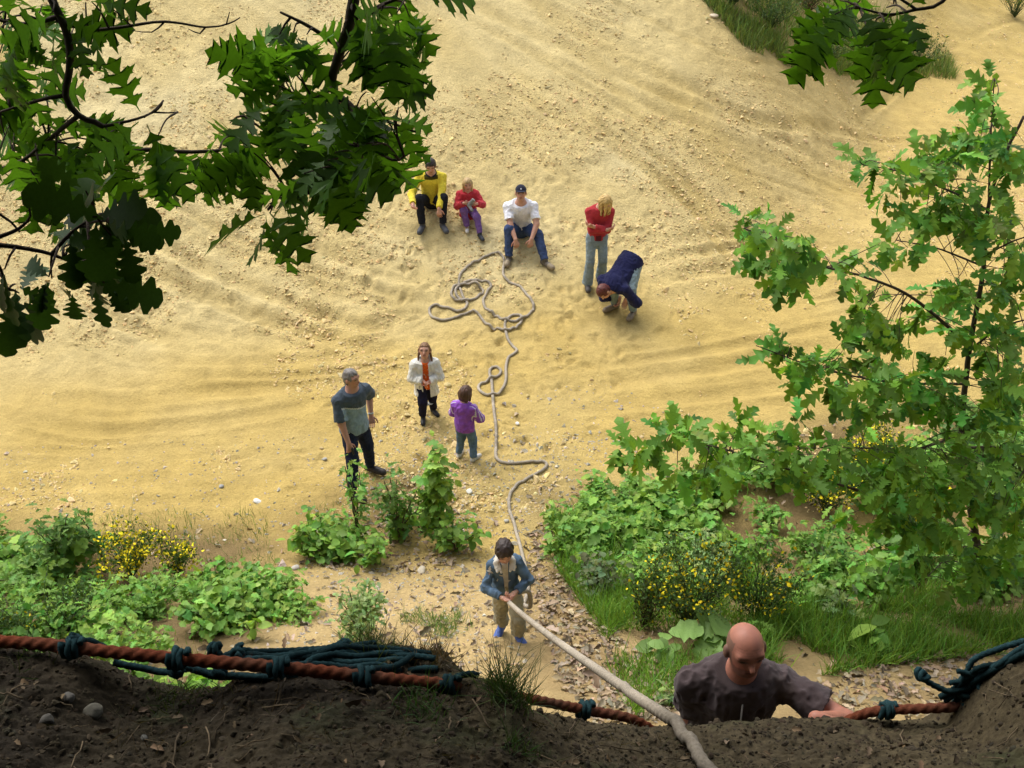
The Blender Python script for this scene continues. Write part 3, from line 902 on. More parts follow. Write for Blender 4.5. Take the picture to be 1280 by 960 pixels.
        if colf is not None:
            L = V - s.pel
            C = colf(np.stack([L @ s.right, L @ s.fwd, L @ s.up], -1) / s.tl, C, V)
        mb = MB(); mb.add(V, [Q], C)
        o = mb.build(name, mat, s.root)
        if collar is not None:
            cn = s.neck + s.up * 0.004 * h
            G = Field(cn - 0.13, cn + 0.13, 0.006)
            th = np.linspace(0.5, 2 * math.pi - 0.5, 16) - math.pi / 2 - math.pi
            P = [cn + s.right * math.cos(t + math.pi / 2 + math.pi / 2) * 0.0 + (s.right * math.sin(t2) + s.fwd * math.cos(t2) * 1.0) * 0.047 * h - s.up * 0.012 * h * math.cos(t2)
                 for t, t2 in zip(th, np.linspace(0.45, 2 * math.pi - 0.45, 16))]
            for a_, b_ in zip(P[:-1], P[1:]): G.cone(a_, b_, 0.011 * h, 0.011 * h, 0.006)
            V, Q = G.mesh(); mb = MB(); mb.add(V, [Q], np.array(collar)); mb.build('collar', mat, s.root)
        return o
    def trousers(s, colr, inf=0.012, flare=0.0, end=0.97, folds=0.006, mat=None, name='trousers', seed=0, colf=None, cuff=None):
        h = s.h; F = s.field(); mat = mat or M_DENIM; b = s.bulk
        F.flatcone(s.pel - np.array([0, 0, 0.01 * h]), s.pel + s.up * 0.045 * h, 0.088 * h * b + inf * 0.6, 0.083 * h * b + inf * 0.4, s.fwd, 0.76, 0.03)
        for k in 'AB':
            F.cone(s.hip[k], s.knee[k], 0.050 * h * b + inf, 0.035 * h * b + inf, 0.035)
            e = s.knee[k] + (s.feet[k] - s.knee[k]) * end
            F.cone(s.knee[k], e, 0.034 * h * b + inf, 0.025 * h + inf + flare, 0.03, 'b')
        F.fold(folds * 1.3, (14, 14, 16), 300 + seed); F.fold(folds * 0.5, (32, 32, 40), 330 + seed)
        V, Q = F.mesh(); C = np.tile(np.array(colr, float), (len(V), 1))
        # worn lighter thighs
        for k in 'AB':
            mid = s.hip[k] * 0.45 + s.knee[k] * 0.55 + s.fwd * 0.05
            d = np.linalg.norm(V - mid, axis=1)
            C *= (1 + 0.35 * np.clip(1 - d / (0.11 * h), 0, 1))[:, None]
        mb = MB(); mb.add(V, [Q], C); return mb.build(name, mat, s.root)
    def shoe(s, k, colr, sole=(0.05, 0.04, 0.035), shaft=0.0, size=1.0, name='shoe', toecol=None):
        h = s.h; a = s.feet[k]; t = s.toe[k]; z = a[2] - s.ank
        sd = np.cross(t, [0, 0, 1.0])
        c = np.array([a[0], a[1], z])
        F = Field(c - 0.24, c + np.array([0.24, 0.24, 0.34]), 0.007)
        r = 0.026 * h * size
        F.cone(c - t * 0.028 * h + [0, 0, r], c + t * 0.10 * h * size + sd * 0.0 + [0, 0, r * 0.78], r, r * 0.86, 0.02)
        F.cone(c + t * 0.05 * h + [0, 0, r * 0.9], c + t * 0.105 * h * size + [0, 0, r * 0.7], r * 1.05, r * 0.95, 0.02)
        F.cone(c - t * 0.01 * h + [0, 0, r], a + [0, 0, 0.012 * h], r, 0.024 * h, 0.02)
        if shaft:
            ud = nrm(s.knee[k] - a)
            F.cone(a, a + ud * shaft, 0.026 * h, 0.031 * h, 0.015, 'b')
        F.plane(c + [0, 0, 0.002], (0, 0, -1))
        V, Q = F.mesh()
        C = np.tile(np.array(colr, float), (len(V), 1))
        zz = V[:, 2] - z
        C = np.where((zz < 0.016 * h * size ** 0.5 * 0.8)[:, None], np.array(sole), C)
        if toecol is not None:
            tt = (V - c) @ t
            C = np.where(((tt > 0.06 * h) & (zz > 0.012 * h))[:, None], np.array(toecol), C)
        mb = MB(); mb.add(V, [Q], C); return mb.build(name, M_LEATHER, s.root)
    def hair(s, colr, length=0.0, fringe=0.16, thick=0.055, tails=0, name='hair', front=False, fold=0.006, seed=0, back=0.0):
        H = s.head_h; R = s.headR(); c = s.hc; q = lambda x, y, z: c + R @ (np.array([x, y, z]) * H)
        F = Field(c - 0.24 - length * 0.6, c + 0.24, 0.007); F.o[2] -= length; F.n[2] += int(length / 0.007); F.f = np.full(F.n, 1.0, dtype=np.float32)
        F.ell(q(0, -0.075, 0.13), R, (np.array([0.335, 0.42, 0.40]) + thick) * H, 0.02)
        F.ell(q(0, -0.20, -0.10), R, np.array([0.33, 0.31, 0.36]) * H, 0.03)
        g = s.up * 0.15 + np.array([0, 0, 0.85])
        if length:
            for sx in (-0.28, -0.1, 0.1, 0.28):
                F.cone(q(sx, -0.25, 0), q(sx * 0.95, -0.34, 0) - nrm(g) * length, 0.15 * H, 0.09 * H, 0.03)
            for sx in (-0.35, 0.35):
                F.cone(q(sx, -0.05, 0.05), q(sx * 1.05, 0.02 if front else -0.12, 0) - nrm(g) * length * 0.9, 0.10 * H, 0.08 * H, 0.02)
        # face opening
        F.box(q(0, 0.42, fringe - 0.58), R, np.array([0.245, 0.36, 0.60]) * H, 0.01, 's', 0.06 * H)
        if front:
            for sx in (-0.27, -0.15, 0.03, 0.17, 0.28):
                F.cone(q(sx, 0.16, 0.32), q(sx * 1.1, 0.40, -0.05), 0.075 * H, 0.07 * H, 0.02)
                F.cone(q(sx * 1.1, 0.40, -0.05), q(sx * 1.0, 0.36, -0.1) - np.array([0, 0, 0.13]), 0.07 * H, 0.03 * H, 0.02)
        I = np.nonzero(np.abs(F.f) < 0.03); p = (np.stack(I, -1) * F.h + F.o - c) @ R
        F.f[I] += fold * noise3(p * np.array([70, 55, 14]), 400 + seed).astype(np.float32)
        V, Q = F.mesh(); C = np.tile(np.array(colr, float), (len(V), 1))
        L = (V - c) @ R
        C *= (1 + 0.35 * noise3(L * np.array([90, 90, 12]), 410 + seed))[:, None]
        mb = MB(); mb.add(V, [Q], C); o = mb.build(name, M_HAIR, s.root)
        return o
# ------------------------------------------------------------------ the people
def who(label, basepx, yaw, h, fa, fb, **kw):
    b = gp(*basepx); y = math.radians(yaw); c, s = math.cos(y), math.sin(y)
    def loc(px):
        w = gp(*px); dx, dy = w[0] - b[0], w[1] - b[1]
        return (c * dx + s * dy, -s * dx + c * dy)
    return Person(label, b, y, h, footA=loc(fa), footB=loc(fb), **kw)
def lp(b, yaw, w):   # world point to local
    c, s = math.cos(yaw), math.sin(yaw); d = np.asarray(w) - b
    return np.array([c * d[0] + s * d[1], -s * d[0] + c * d[1], d[2]])
HANDCOL = (0.55, 0.29, 0.21)

# man in the yellow sweater
p = who('seated person in a bright yellow sweater half hidden by oak leaves', (541, 290), 4, 1.74, (528, 287), (554, 286),
        pelvis=(0.0, 0.52, -0.13), spine=(0.02, -0.22, 1), look=(-0.05, -1, -0.25), toeA=(-0.25, -1), toeB=(0.3, -1),
        handA=(-0.30, 0.02, 0.50), handB=(0.10, -0.10, 0.32), fdirB=(0, -0.4, -1), kneeA=(-0.35, -1, 1), kneeB=(0.35, -1, 1))
p.body(); p.hair((0.03, 0.022, 0.018), fringe=0.2)
p.top('sweater', (0.66, 0.54, 0.05), 1.94, 0.016, 0.03, seed=1, colf=lambda L, C, V: C * (1 - 0.92 * ((np.abs(L[:, 0]) < 0.22) & (L[:, 2] > 0.97) & (L[:, 1] > 0.1))[:, None]), collar=(0.02, 0.02, 0.02))
p.trousers((0.016, 0.017, 0.022), seed=1)
for k in 'AB': p.shoe(k, (0.055, 0.06, 0.07))

# girl in the red coat holding her boot
p = who('fair-haired girl in a red coat and purple trousers sitting and holding a boot', (590, 294), 6, 1.22, (584, 288), (600, 297), kid=0.7,
        pelvis=(-0.03, 0.40, -0.09), spine=(0, -0.08, 1), look=(0.02, -1, -0.05), toeA=(-0.1, -1), toeB=(0.3, -1),
        handA=(-0.11, 0.13, 0.52), handB=(0.10, 0.12, 0.50), fdirA=(0.8, -0.5, 0.1), fdirB=(-0.8, -0.5, 0.1), kneeA=(-0.2, -1, 1), kneeB=(0.3, -1, 1), vox=0.0075)
p.body(); p.hair((0.42, 0.29, 0.13), length=0.21, fringe=0.24, seed=2)
p.top('coat', (0.42, 0.035, 0.045), 1.9, 0.026, 0.11, seed=2, flare=0.02, folds=0.007, collar=(0.5, 0.02, 0.03))
p.trousers((0.16, 0.085, 0.25), inf=0.016, mat=M_CLOTH, seed=2)
p.shoe('A', (0.62, 0.60, 0.58), sole=(0.6, 0.58, 0.55), size=0.85, name='sock')
p.shoe('B', (0.03, 0.034, 0.045), shaft=0.09, name='boot')
for k in 'AB':     # dark cuffs of the lining
    w = p.wr[k] * 0.86 + p.elb[k] * 0.14; e = p.wr[k] * 0.70 + p.elb[k] * 0.30
    mb = MB(); mb.add(*tube([e, w], [0.036, 0.037], 12), col=(0.03, 0.03, 0.055)); mb.build('cuff', M_CLOTH, p.root)
girl = p
# the boot in her hands
mid = (p.wr['A'] + p.wr['B']) / 2
F = Field(np.array([-0.2, -0.2, -0.2]), np.array([0.2, 0.2, 0.2]), 0.007)
F.cone((0, 0, 0.085), (0, 0, -0.03), 0.034, 0.032, 0.02, True); F.cone((0, 0, -0.05), (0, -0.10, -0.062), 0.032, 0.028, 0.02)
F.plane((0, 0, -0.082), (0, 0, -1))
V, Q = F.mesh(); mb = MB()
mb.add(V, [Q], np.where((V[:, 2] < -0.068)[:, None], np.array((0.035, 0.035, 0.035)), np.array((0.17, 0.17, 0.16))))
o = mb.build('boot', M_LEATHER)
c_, s_ = math.cos(p.root.rotation_euler[2]), math.sin(p.root.rotation_euler[2])
wm = mid + np.array([0.0, -0.055, 0.03])
o.location = (p.root.location[0] + c_ * wm[0] - s_ * wm[1], p.root.location[1] + s_ * wm[0] + c_ * wm[1], p.root.location[2] + wm[2])
o.rotation_euler = (0.5, 0.45, 0.9)
tag(o, 'grey boot held in the hands of the girl in the red coat', 'boot')

# man with cap and white T-shirt
p = who('seated man in a white T-shirt, dark cap and blue jeans, legs apart', (655, 326), 2, 1.80, (636, 327), (681, 332), bulk=1.08,
        pelvis=(-0.04, 0.56, -0.15), spine=(0.0, -0.30, 1), look=(-0.02, -1, 0.22), toeA=(-0.25, -1), toeB=(0.75, -1),
        handA=(-0.13, -0.01, 0.36), handB=(0.12, 0.02, 0.38), fdirA=(0.15, -0.3, -1), fdirB=(-0.2, -0.3, -1), poleA=(-1, 0.2, 0), poleB=(1, 0.2, 0),
        kneeA=(-0.3, -1, 1), kneeB=(0.5, -1, 0.9))
p.body(); p.hair((0.06, 0.04, 0.03), fringe=0.2, thick=0.03)
p.top('t_shirt', (0.74, 0.75, 0.80), 0.72, 0.018, 0.05, seed=3, folds=0.008)
p.trousers((0.045, 0.07, 0.15), inf=0.016, seed=3)
for k in 'AB': p.shoe(k, (0.10, 0.085, 0.065), shaft=0.06, name='boot', sole=(0.16, 0.13, 0.09), toecol=(0.24, 0.19, 0.12))
H = p.head_h; R = p.headR(); q = lambda x, y, z: p.hc + R @ (np.array([x, y, z]) * H)
F = Field(p.hc - 0.22, p.hc + 0.22, 0.007)
F.ell(q(0, -0.06, 0.16), R, np.array([0.40, 0.47, 0.43]) * H, 0.01)
F.plane(q(0, 0, 0.20), -p.hu)
F.ell(q(0, 0.40, 0.20), R, np.array([0.31, 0.27, 0.035]) * H, 0.015)
V, Q = F.mesh(); L = (V - p.hc) @ R / H
C = np.tile(np.array((0.017, 0.019, 0.035)), (len(V), 1))
tri = (np.abs(L[:, 0] * 1.4) + np.abs(L[:, 2] - 0.36) < 0.07) & (L[:, 1] > 0.2)
C[tri] = (0.6, 0.6, 0.62)
mb = MB(); mb.add(V, [Q], C); mb.build('cap', M_CLOTH, p.root)

# woman in the red cardigan
p = who('blonde woman in a red cardigan and flared jeans with folded arms', (743, 357), 8, 1.64, (734, 359), (751, 352),
        bulk=0.96, look=(0.45, -0.75, -0.75), toeA=(-0.1, -1), toeB=(0.3, -1), spine=(0.06, -0.02, 1),
        handA=(0.11, -0.21, 1.08), handB=(-0.10, -0.19, 1.14), poleA=(-1, 0.1, -0.5), poleB=(1, 0.1, -0.5), fdirA=(1, 0.1, 0.2), fdirB=(-1, 0.05, 0.3))
p.body(); p.hair((0.50, 0.34, 0.12), length=0.20, fringe=0.30, front=True, thick=0.07, seed=4)
p.top('cardigan', (0.38, 0.034, 0.042), 1.9, 0.012, 0.02, seed=4, folds=0.005,
      colf=lambda L, C, V: np.where(((np.abs(L[:, 0]) < 0.09) & (L[:, 1] > 0.1) & (L[:, 2] < 0.16) & (L[:, 2] > -0.05))[:, None], np.array((0.12, 0.02, 0.03)), C))
p.trousers((0.21, 0.27, 0.30), inf=0.010, flare=0.035, end=1.02, seed=4)
for k in 'AB': p.shoe(k, (0.06, 0.055, 0.05))

# person bending down in navy shirt
p = who('person with short reddish hair in a navy shirt bending down to tie a boot', (780, 390), -30, 1.74, (768, 386), (791, 394), bulk=1.12,
        pelvis=(-0.04, 0.18, 0.77), spine=(-0.14, -0.88, -0.46), look=(0.05, -0.65, -0.95), toeA=(-0.5, -1), toeB=(0.1, -1),
        handA=(-0.08, -0.02, 0.24), handB=(0.04, -0.05, 0.26), fdirA=(0, -0.5, -1), fdirB=(0, -0.5, -1), poleA=(-0.6, -0.6, -0.5), poleB=(0.6, 0.3, -0.8),
        kneeA=(0, -1, 0), kneeB=(0.2, -1, 0))
p.body(); p.hair((0.10, 0.022, 0.016), fringe=0.24, thick=0.06, seed=5)
p.top('shirt', (0.013, 0.015, 0.055), 1.4, 0.022, 0.095, seed=5, folds=0.007)
p.trousers((0.20, 0.26, 0.28), inf=0.016, seed=5)
for k in 'AB': p.shoe(k, (0.20, 0.16, 0.11), shaft=0.08, name='boot', sole=(0.10, 0.08, 0.06))

# grey-haired man, two-tone T-shirt
def two_tone(L, C, V):
    d = L[:, 2] - 0.62 + 0.32 * L[:, 0]
    arm = np.abs(L[:, 0]) > 0.40
    C = np.where(((d < 0) & ~arm)[:, None], np.array((0.23, 0.31, 0.36)), C)
    return np.where(((np.abs(d - 0.02) < 0.018) & ~arm)[:, None], np.array((0.5, 0.52, 0.52)), C)
p = who('grey-haired man in a two-tone blue-grey T-shirt and dark jeans looking aside', (450, 604), 48, 1.72, (441, 622), (464, 590), bulk=1.05,
        look=(0.25, -1, 0.08), toeA=(0.1, -1), toeB=(0.35, -1), spine=(0, -0.03, 1), twist=-0.15,
        handA=(-0.24, -0.18, 0.82), handB=(0.26, -0.02, 0.93), poleB=(0.8, 0.8, 0), poleA=(-0.4, 1, 0), fdirA=(0, -0.2, -1), skin=(0.47, 0.25, 0.18))
p.body(); p.hair((0.17, 0.155, 0.14), fringe=0.26, thick=0.035, seed=6)
p.top('t_shirt', (0.062, 0.082, 0.105), 0.86, 0.018, 0.06, seed=6, folds=0.007, colf=two_tone, cuffw=1.3)
p.trousers((0.017, 0.022, 0.045), inf=0.013, seed=6)
for k in 'AB': p.shoe(k, (0.03, 0.026, 0.025))
mb = MB(); w = p.wr['B'] * 0.94 + p.elb['B'] * 0.06; e = p.wr['B'] * 0.86 + p.elb['B'] * 0.14
mb.add(*tube([w, e], [0.036, 0.037], 14), col=(0.55, 0.55, 0.52)); mb.build('wristwatch', M_LEATHER, p.root)
# dark object hanging from his hand
mb = MB(); a = p.wr['A'] + np.array([0.0, -0.06, -0.07])
mb.add(*tube([a + [0, 0, 0.03], a, a + [0, -0.01, -0.05], a + [0.005, -0.01, -0.075]], [0.014, 0.018, 0.012, 0.006], 8), col=(0.012, 0.012, 0.014))
c_, s_ = math.cos(p.root.rotation_euler[2]), math.sin(p.root.rotation_euler[2])
o = mb.build('key_pouch', M_LEATHER, origin=(0, 0, 0)); o.location = p.root.location; o.rotation_euler = p.root.rotation_euler
tag(o, 'small black object held in the hand of the grey-haired man', 'pouch')

# girl in the pale coat
p = who('smiling girl in an open off-white coat over an orange shirt', (535, 521), 6, 1.18, (529, 525), (542, 517), kid=0.95, bulk=1.05,
        look=(-0.12, -1, 0.42), toeA=(-0.05, -1), toeB=(0.45, -1), handA=(-0.04, -0.15, 0.70), handB=(0.03, -0.15, 0.68),
        fdirA=(0.7, -0.5, -0.4), fdirB=(-0.7, -0.5, -0.4), poleA=(-1, 0.5, -0.4), poleB=(1, 0.5, -0.4), vox=0.0075)
p.body(mouth=(0.55, 0.2, 0.17)); p.hair((0.17, 0.085, 0.035), fringe=0.30, thick=0.03, length=0.05, seed=7)
p.top('shirt', (0.68, 0.11, 0.012), 0.3, 0.006, 0.06, seed=7, folds=0.002,
      colf=lambda L, C, V: np.where((noise3(V * 60, 9) > 0.55)[:, None], np.array((0.7, 0.5, 0.3)), C))
p.top('coat', (0.66, 0.65, 0.58), 1.93, 0.026, 0.17, seed=8, flare=0.03, open_front=(0.035, 0.05), folds=0.009,
      colf=lambda L, C, V: C * np.where((noise3(V * np.array([45, 45, 14]), 19) > 0.45) & (L[:, 2] < 0.15), 0.55, 1.0)[:, None])
cn = p.neck
F = Field(cn - 0.22, cn + 0.22, 0.007)
for sx in (-1, 1):
    F.cone(cn + p.right * sx * 0.055 - p.fwd * 0.02, cn + p.right * sx * 0.035 - p.fwd * 0.085, 0.035, 0.04, 0.03)
    F.cone(cn + p.right * sx * 0.06 - p.fwd * 0.02, cn + p.right * sx * 0.055 + p.fwd * 0.06 - p.up * 0.04, 0.028, 0.02, 0.02)
F.cone(cn - p.fwd * 0.08 + p.right * 0.03, cn - p.fwd * 0.09 - p.right * 0.03 - p.up * 0.04, 0.045, 0.04, 0.03)
F.fold(0.005, (30, 30, 20), 77)
V, Q = F.mesh(); mb = MB(); mb.add(V, [Q], np.array((0.68, 0.67, 0.62))); mb.build('hood', M_CLOTH, p.root)
for sx in (-1, 1):      # two braids
    a = p.hc + p.headR() @ (np.array([sx * 0.36, -0.05, -0.15]) * p.head_h)
    P = catmull([a, a + [sx * 0.012, -0.01, -0.06], a + [sx * 0.02, -0.05, -0.13]], 0.006)
    mb = MB(); mb.add(*tube(P, np.linspace(0.017, 0.012, len(P)), 9, 90, 3, 0.22), col=(0.17, 0.085, 0.035)); mb.build('braid', M_HAIR, p.root)
p.trousers((0.014, 0.014, 0.03), inf=0.018, seed=7, end=0.92)
for k in 'AB': p.shoe(k, (0.018, 0.018, 0.02), shaft=0.05)

# small child in purple, back to the lens
p = who('small child in a purple jacket and jeans seen from behind', (582, 574), 158, 1.10, (592, 576), (574, 571), kid=1.0,
        look=(-0.1, -1, -0.35), toeA=(-0.35, -1), toeB=(0.1, -1), handA=(-0.10, -0.18, 0.62), handB=(0.08, -0.17, 0.60),
        fdirA=(0.5, -0.7, 0.2), fdirB=(-0.5, -0.7, 0.2), poleA=(-1, 0.5, -0.5), poleB=(1, 0.5, -0.5), vox=0.0075)
def stripes(L, C, V):
    sl = (np.abs(L[:, 0]) > 0.30) & (np.abs(np.mod(L[:, 1] * 9 + 0.3, 1) - 0.5) < 0.16) & (L[:, 2] > 0.35) & (np.abs(L[:, 1] - 0.06) < 0.18)
    return np.where(sl[:, None], np.array((0.55, 0.52, 0.58)), C)
p.body(); p.hair((0.075, 0.034, 0.018), length=0.085, fringe=0.22, thick=0.07, seed=8)
p.top('jacket', (0.25, 0.08, 0.44), 1.9, 0.024, 0.07, seed=9, folds=0.007, collar=(0.2, 0.045, 0.4), colf=stripes)
p.trousers((0.10, 0.16, 0.23), inf=0.016, seed=8)
for k in 'AB': p.shoe(k, (0.55, 0.53, 0.48), sole=(0.45, 0.43, 0.38))

# boy with the rope
p = who('dark-haired boy in a denim jacket and blue boots pulling the rope', (637, 795), 8, 1.30, (627, 790), (649, 800), kid=0.65, bulk=0.77,
        look=(0.04, -1, -0.32), toeA=(-0.5, -1), toeB=(0.3, -1), pelvis=(-0.035, 0, None), spine=(-0.05, -0.08, 1), handA=(-0.09, -0.24, 0.76), handB=(0.02, -0.21, 0.78),
        fdirA=(0.75, -0.5, 0), fdirB=(-0.75, -0.5, 0), poleA=(-1, 0.4, -0.4), poleB=(1, 0.4, -0.4), vox=0.0065, curl=0.9, skin=(0.48, 0.27, 0.19))
def denim(L, C, V):
    return C * (1 + 0.35 * noise3(V * 22, 31))[:, None]
p.body(); p.hair((0.030, 0.018, 0.014), fringe=0.17, thick=0.075, seed=9, fold=0.009)
p.top('shirt', (0.45, 0.42, 0.36), 0.3, 0.006, 0.03, seed=11, folds=0.002)
p.top('denim_jacket', (0.085, 0.135, 0.20), 1.84, 0.014, 0.05, seed=10, mat=M_DENIM, folds=0.009, open_front=(0.028, 0.012), colf=denim, flare=0.01)
cn = p.neck
for sx in (-1, 1):      # pale lined collar wings
    F = Field(cn - 0.2, cn + 0.2, 0.0065)
    a = cn + p.right * sx * 0.055 - p.fwd * 0.035 + p.up * 0.012
    b = cn + p.right * sx * 0.070 + p.fwd * 0.035 + p.up * 0.004
    c2 = cn + p.right * sx * 0.040 + p.fwd * 0.105 - p.up * 0.055
    F.cone(a, b, 0.017, 0.022, 0.012); F.cone(b, c2, 0.024, 0.012, 0.012)
    F.cone(b + p.right * sx * 0.015 - p.up * 0.01, c2 + p.right * sx * 0.035 + p.up * 0.01, 0.017, 0.011, 0.014)
    F.fold(0.003, (60, 60, 60), 55)
    V, Q = F.mesh(); mb = MB(); mb.add(V, [Q], np.array((0.52, 0.49, 0.42))); mb.build('collar', M_CLOTH, p.root)
p.trousers((0.27, 0.25, 0.175), inf=0.024, seed=9, end=0.70, flare=0.012, folds=0.009, mat=M_CLOTH)
for k in 'AB': p.shoe(k, (0.075, 0.13, 0.38), sole=(0.05, 0.09, 0.27), shaft=0.12, name='boot', size=1.05)
boy = p

# bald man climbing over the edge
bm_x = float(pt(928, 812, 3.05)[0])
def hang(L, C):
    n = noise3(L * 14, 3)
    fr = (np.abs(L[:, 0]) > 0.235 + 0.02 * n) & (L[:, 1] < 0.12) & (L[:, 2] > -0.16) & (L[:, 2] < 0.30) | ((L[:, 1] < -0.30) & (L[:, 2] < 0.3) & (L[:, 2] > -0.3))
    ww = np.where(fr, 0.62, 0.0)
    C[:] = C + (np.array((0.07, 0.055, 0.045)) - C) * ww[:, None]
    beard = (L[:, 1] > 0.05) & (L[:, 2] < -0.17) & (L[:, 2] > -0.46)
    C[beard] = C[beard] * np.array([0.60, 0.62, 0.66])
    C *= (1 + 0.12 * noise3(L * 9, 8) + 0.06 * noise3(L * 26, 9))[:, None]
    wr = (L[:, 2] > 0.17) & (L[:, 2] < 0.30) & (L[:, 1] > 0.15) & (np.abs(np.mod(L[:, 2] * 24 + 0.4 * noise3(L * 5, 6), 1) - 0.5) < 0.15)
    C[wr] = C[wr] * 0.78
surf = lambda x, y: bz(x, y)
base = np.array([bm_x, 3.12])
z0 = bz(*base)
hand_w = pt(1020, 898, 2.78); hand_w[2] = max(hand_w[2], bz(hand_w[0], hand_w[1]) + 0.02)
hand_w2 = pt(884, 1000, 3.2); hand_w2[2] = max(hand_w2[2] - 0.05, bz(hand_w2[0], hand_w2[1]) + 0.02)
b3 = np.array([base[0], base[1], z0])
p = Person('balding man in a grey-brown polo shirt climbing up over the bank edge', base, 0.0, 1.70, bulk=1.0,
           pelvis=(0.0, -0.02, float(pt(928, 812, 3.05)[2] - z0 - 0.645)), spine=(0.0, -0.12, 1), look=(0.12, -1, 0.08), tilt=-0.03, headlift=0.02,
           footA=(-0.13, 0.0), footB=(0.15, -0.02), handA=hand_w2 - b3, handB=hand_w - b3, poleA=(-0.5, 0.8, 0), poleB=(0.7, 0.4, -0.6),
           fdirB=(0.8, -0.4, -0.25), fdirA=(0.1, -1, -0.1), surface=surf, vox=0.006, skin=(0.33, 0.135, 0.09), curl=0.3, toeA=(-0.2, -1), toeB=(0.2, -1),
           kneeA=(-0.3, -1, 0), kneeB=(0.3, -1, 0))
p.head_h *= 0.96
p.body(extra=hang)
def polo(L, C, V):
    C = C * (1 + 0.15 * noise3(V * 9, 41))[:, None]
    tip = (np.abs(L[:, 0]) > 0.44) & (noise3(V * 30, 43) > 0.2)
    dust = np.clip(noise3(V * 6, 45) + 0.25 - L[:, 2] * 0.5, 0, 1) * (L[:, 1] > 0)
    return C + (np.array((0.11, 0.09, 0.06)) - C) * (0.4 * dust)[:, None]
p.top('polo_shirt', (0.060, 0.045, 0.046), 0.66, 0.020, 0.08, seed=12, folds=0.010, colf=polo, collar=(0.06, 0.047, 0.052), cuffw=1.3, neckcut=0.026)
mb = MB()     # button placket and pale cord
a = p.neck + p.fwd * 0.115 - p.up * 0.05
mb.add(*tube([a, a + p.fwd * 0.035 - p.up * 0.10, a + p.fwd * 0.04 - p.up * 0.17], [0.004, 0.004, 0.003], 6), col=(0.35, 0.33, 0.3)); mb.build('neck_cord', M_CLOTH, p.root)
p.trousers((0.04, 0.045, 0.06), inf=0.014, seed=12)
for k in 'AB': p.shoe(k, (0.05, 0.04, 0.035))
climber = p

# ------------------------------------------------------------------ ropes
def to_world(p, v):
    r = p.root; c_, s_ = math.cos(r.rotation_euler[2]), math.sin(r.rotation_euler[2])
    return np.array([r.location[0] + c_ * v[0] - s_ * v[1], r.location[1] + s_ * v[0] + c_ * v[1], r.location[2] + v[2]])
PATH = [(650, 757), (657, 750), (660.4, 733.7), (658, 717), (653.7, 698), (648.5, 677.5), (643, 656.7), (637, 640), (637, 622.5), (646, 607.5), (662.5, 597.5), (677.5, 590),
 (683.5, 582.5), (677.5, 578), (660, 578.7), (640, 580.5), (626, 578.7), (620, 572), (620, 557), (620, 535), (617, 510), (615.5, 490), (614.5, 477), (612, 467.5),
 (614.5, 461), (621, 460), (626, 465), (622.5, 471), (612.5, 475), (602.5, 480), (598, 485), (601, 491), (610, 495.5), (620, 495), (629, 486), (632.5, 475),
 (632.5, 460), (636, 447.5), (646, 440), (641, 434), (635, 425), (632, 415), (631.5, 404.7), (638.7, 396), (649.7, 395.3), (652, 401.5), (645, 411), (632.5, 414.7),
 (617, 414), (606, 404.7), (598, 393.7), (587, 391.6), (573, 397), (554, 401.6), (540, 397), (537, 387.5), (545, 382), (560.6, 386), (578, 389), (584, 381),
 (578, 370), (573.7, 356), (578, 340.6), (590, 329.7), (606, 322), (617, 318), (626, 319), (630, 328), (629, 343.7), (635.6, 353), (649.7, 359), (659, 370), (667, 383),
 (662, 393.7), (651, 400.6), (634, 401.6), (620, 397), (607.5, 387.5), (604, 376.6), (609, 365.6), (613.7, 359), (609, 353), (595, 351.5), (579, 356), (570, 362.5),
 (571.5, 372), (581, 377.5), (593, 375), (604, 367), (600, 361), (587, 357), (571, 359), (564, 367), (568, 375), (579, 378)]
RR = 0.0205
hA = to_world(boy, boy.wr['A'] + boy.fdir['A'] / np.linalg.norm(boy.fdir['A']) * 0.06) + [0, -0.01, -0.012]
hB = to_world(boy, boy.wr['B'] + boy.fdir['B'] / np.linalg.norm(boy.fdir['B']) * 0.05) + [0, -0.01, -0.008]
lipP = pt(846, 893, 2.34); lipP[2] = bz(lipP[0], lipP[1]) + RR
_E = bp(925, 1010); seg1 = []
for t_ in (0.0, 0.25, 0.5, 0.75):
    q_ = _E + (lipP - _E) * t_; seg1.append(np.array([q_[0] + 0.006 * math.sin(9 * t_), q_[1], max(q_[2], bz(q_[0], q_[1]) + RR * 0.7)]))
hang_ = [lipP + [0, 0, 0.004], lipP * 0.85 + hA * 0.15 + [0, 0, -0.012], lipP * 0.5 + hA * 0.5 + [0, 0, -0.035], lipP * 0.2 + hA * 0.8 + [0, 0, -0.03], hA]
gpts = [gp(*q) for q in PATH]
gl_ = catmull(gpts, 0.016)
gl_[:, 2] = gz(gl_[:, 0], gl_[:, 1]) + RR * 0.9
# where the rope crosses itself the later pass lies on top
for i in range(len(gl_)):
    d = np.hypot(gl_[:max(0, i - 46), 0] - gl_[i, 0], gl_[:max(0, i - 46), 1] - gl_[i, 1])
    if len(d):
        m = d.min()
        if m < 0.07: gl_[i, 2] += RR * 1.6 * (1 - m / 0.07)
b0 = to_world(boy, np.array([0.16, -0.05, 0.62])); b1 = to_world(boy, np.array([0.20, 0.06, 0.30]))
path1 = catmull([*seg1, *hang_, hB, b0, b1, gl_[0] + [0, 0, 0.02]], 0.012)
nb_ = path1[:, 1] < lipP[1] + 0.03
zc = np.where(nb_, bank(path1[:, 0], path1[:, 1]) + RR * 0.4, -9.0)
zz_ = np.maximum(path1[:, 2], zc)
for w_ in (15, 15): zz_ = np.convolve(np.pad(zz_, w_ // 2, 'edge'), np.ones(w_) / w_, 'valid')
path1[:, 2] = np.where(path1[:, 1] < 3.0, zz_, path1[:, 2])
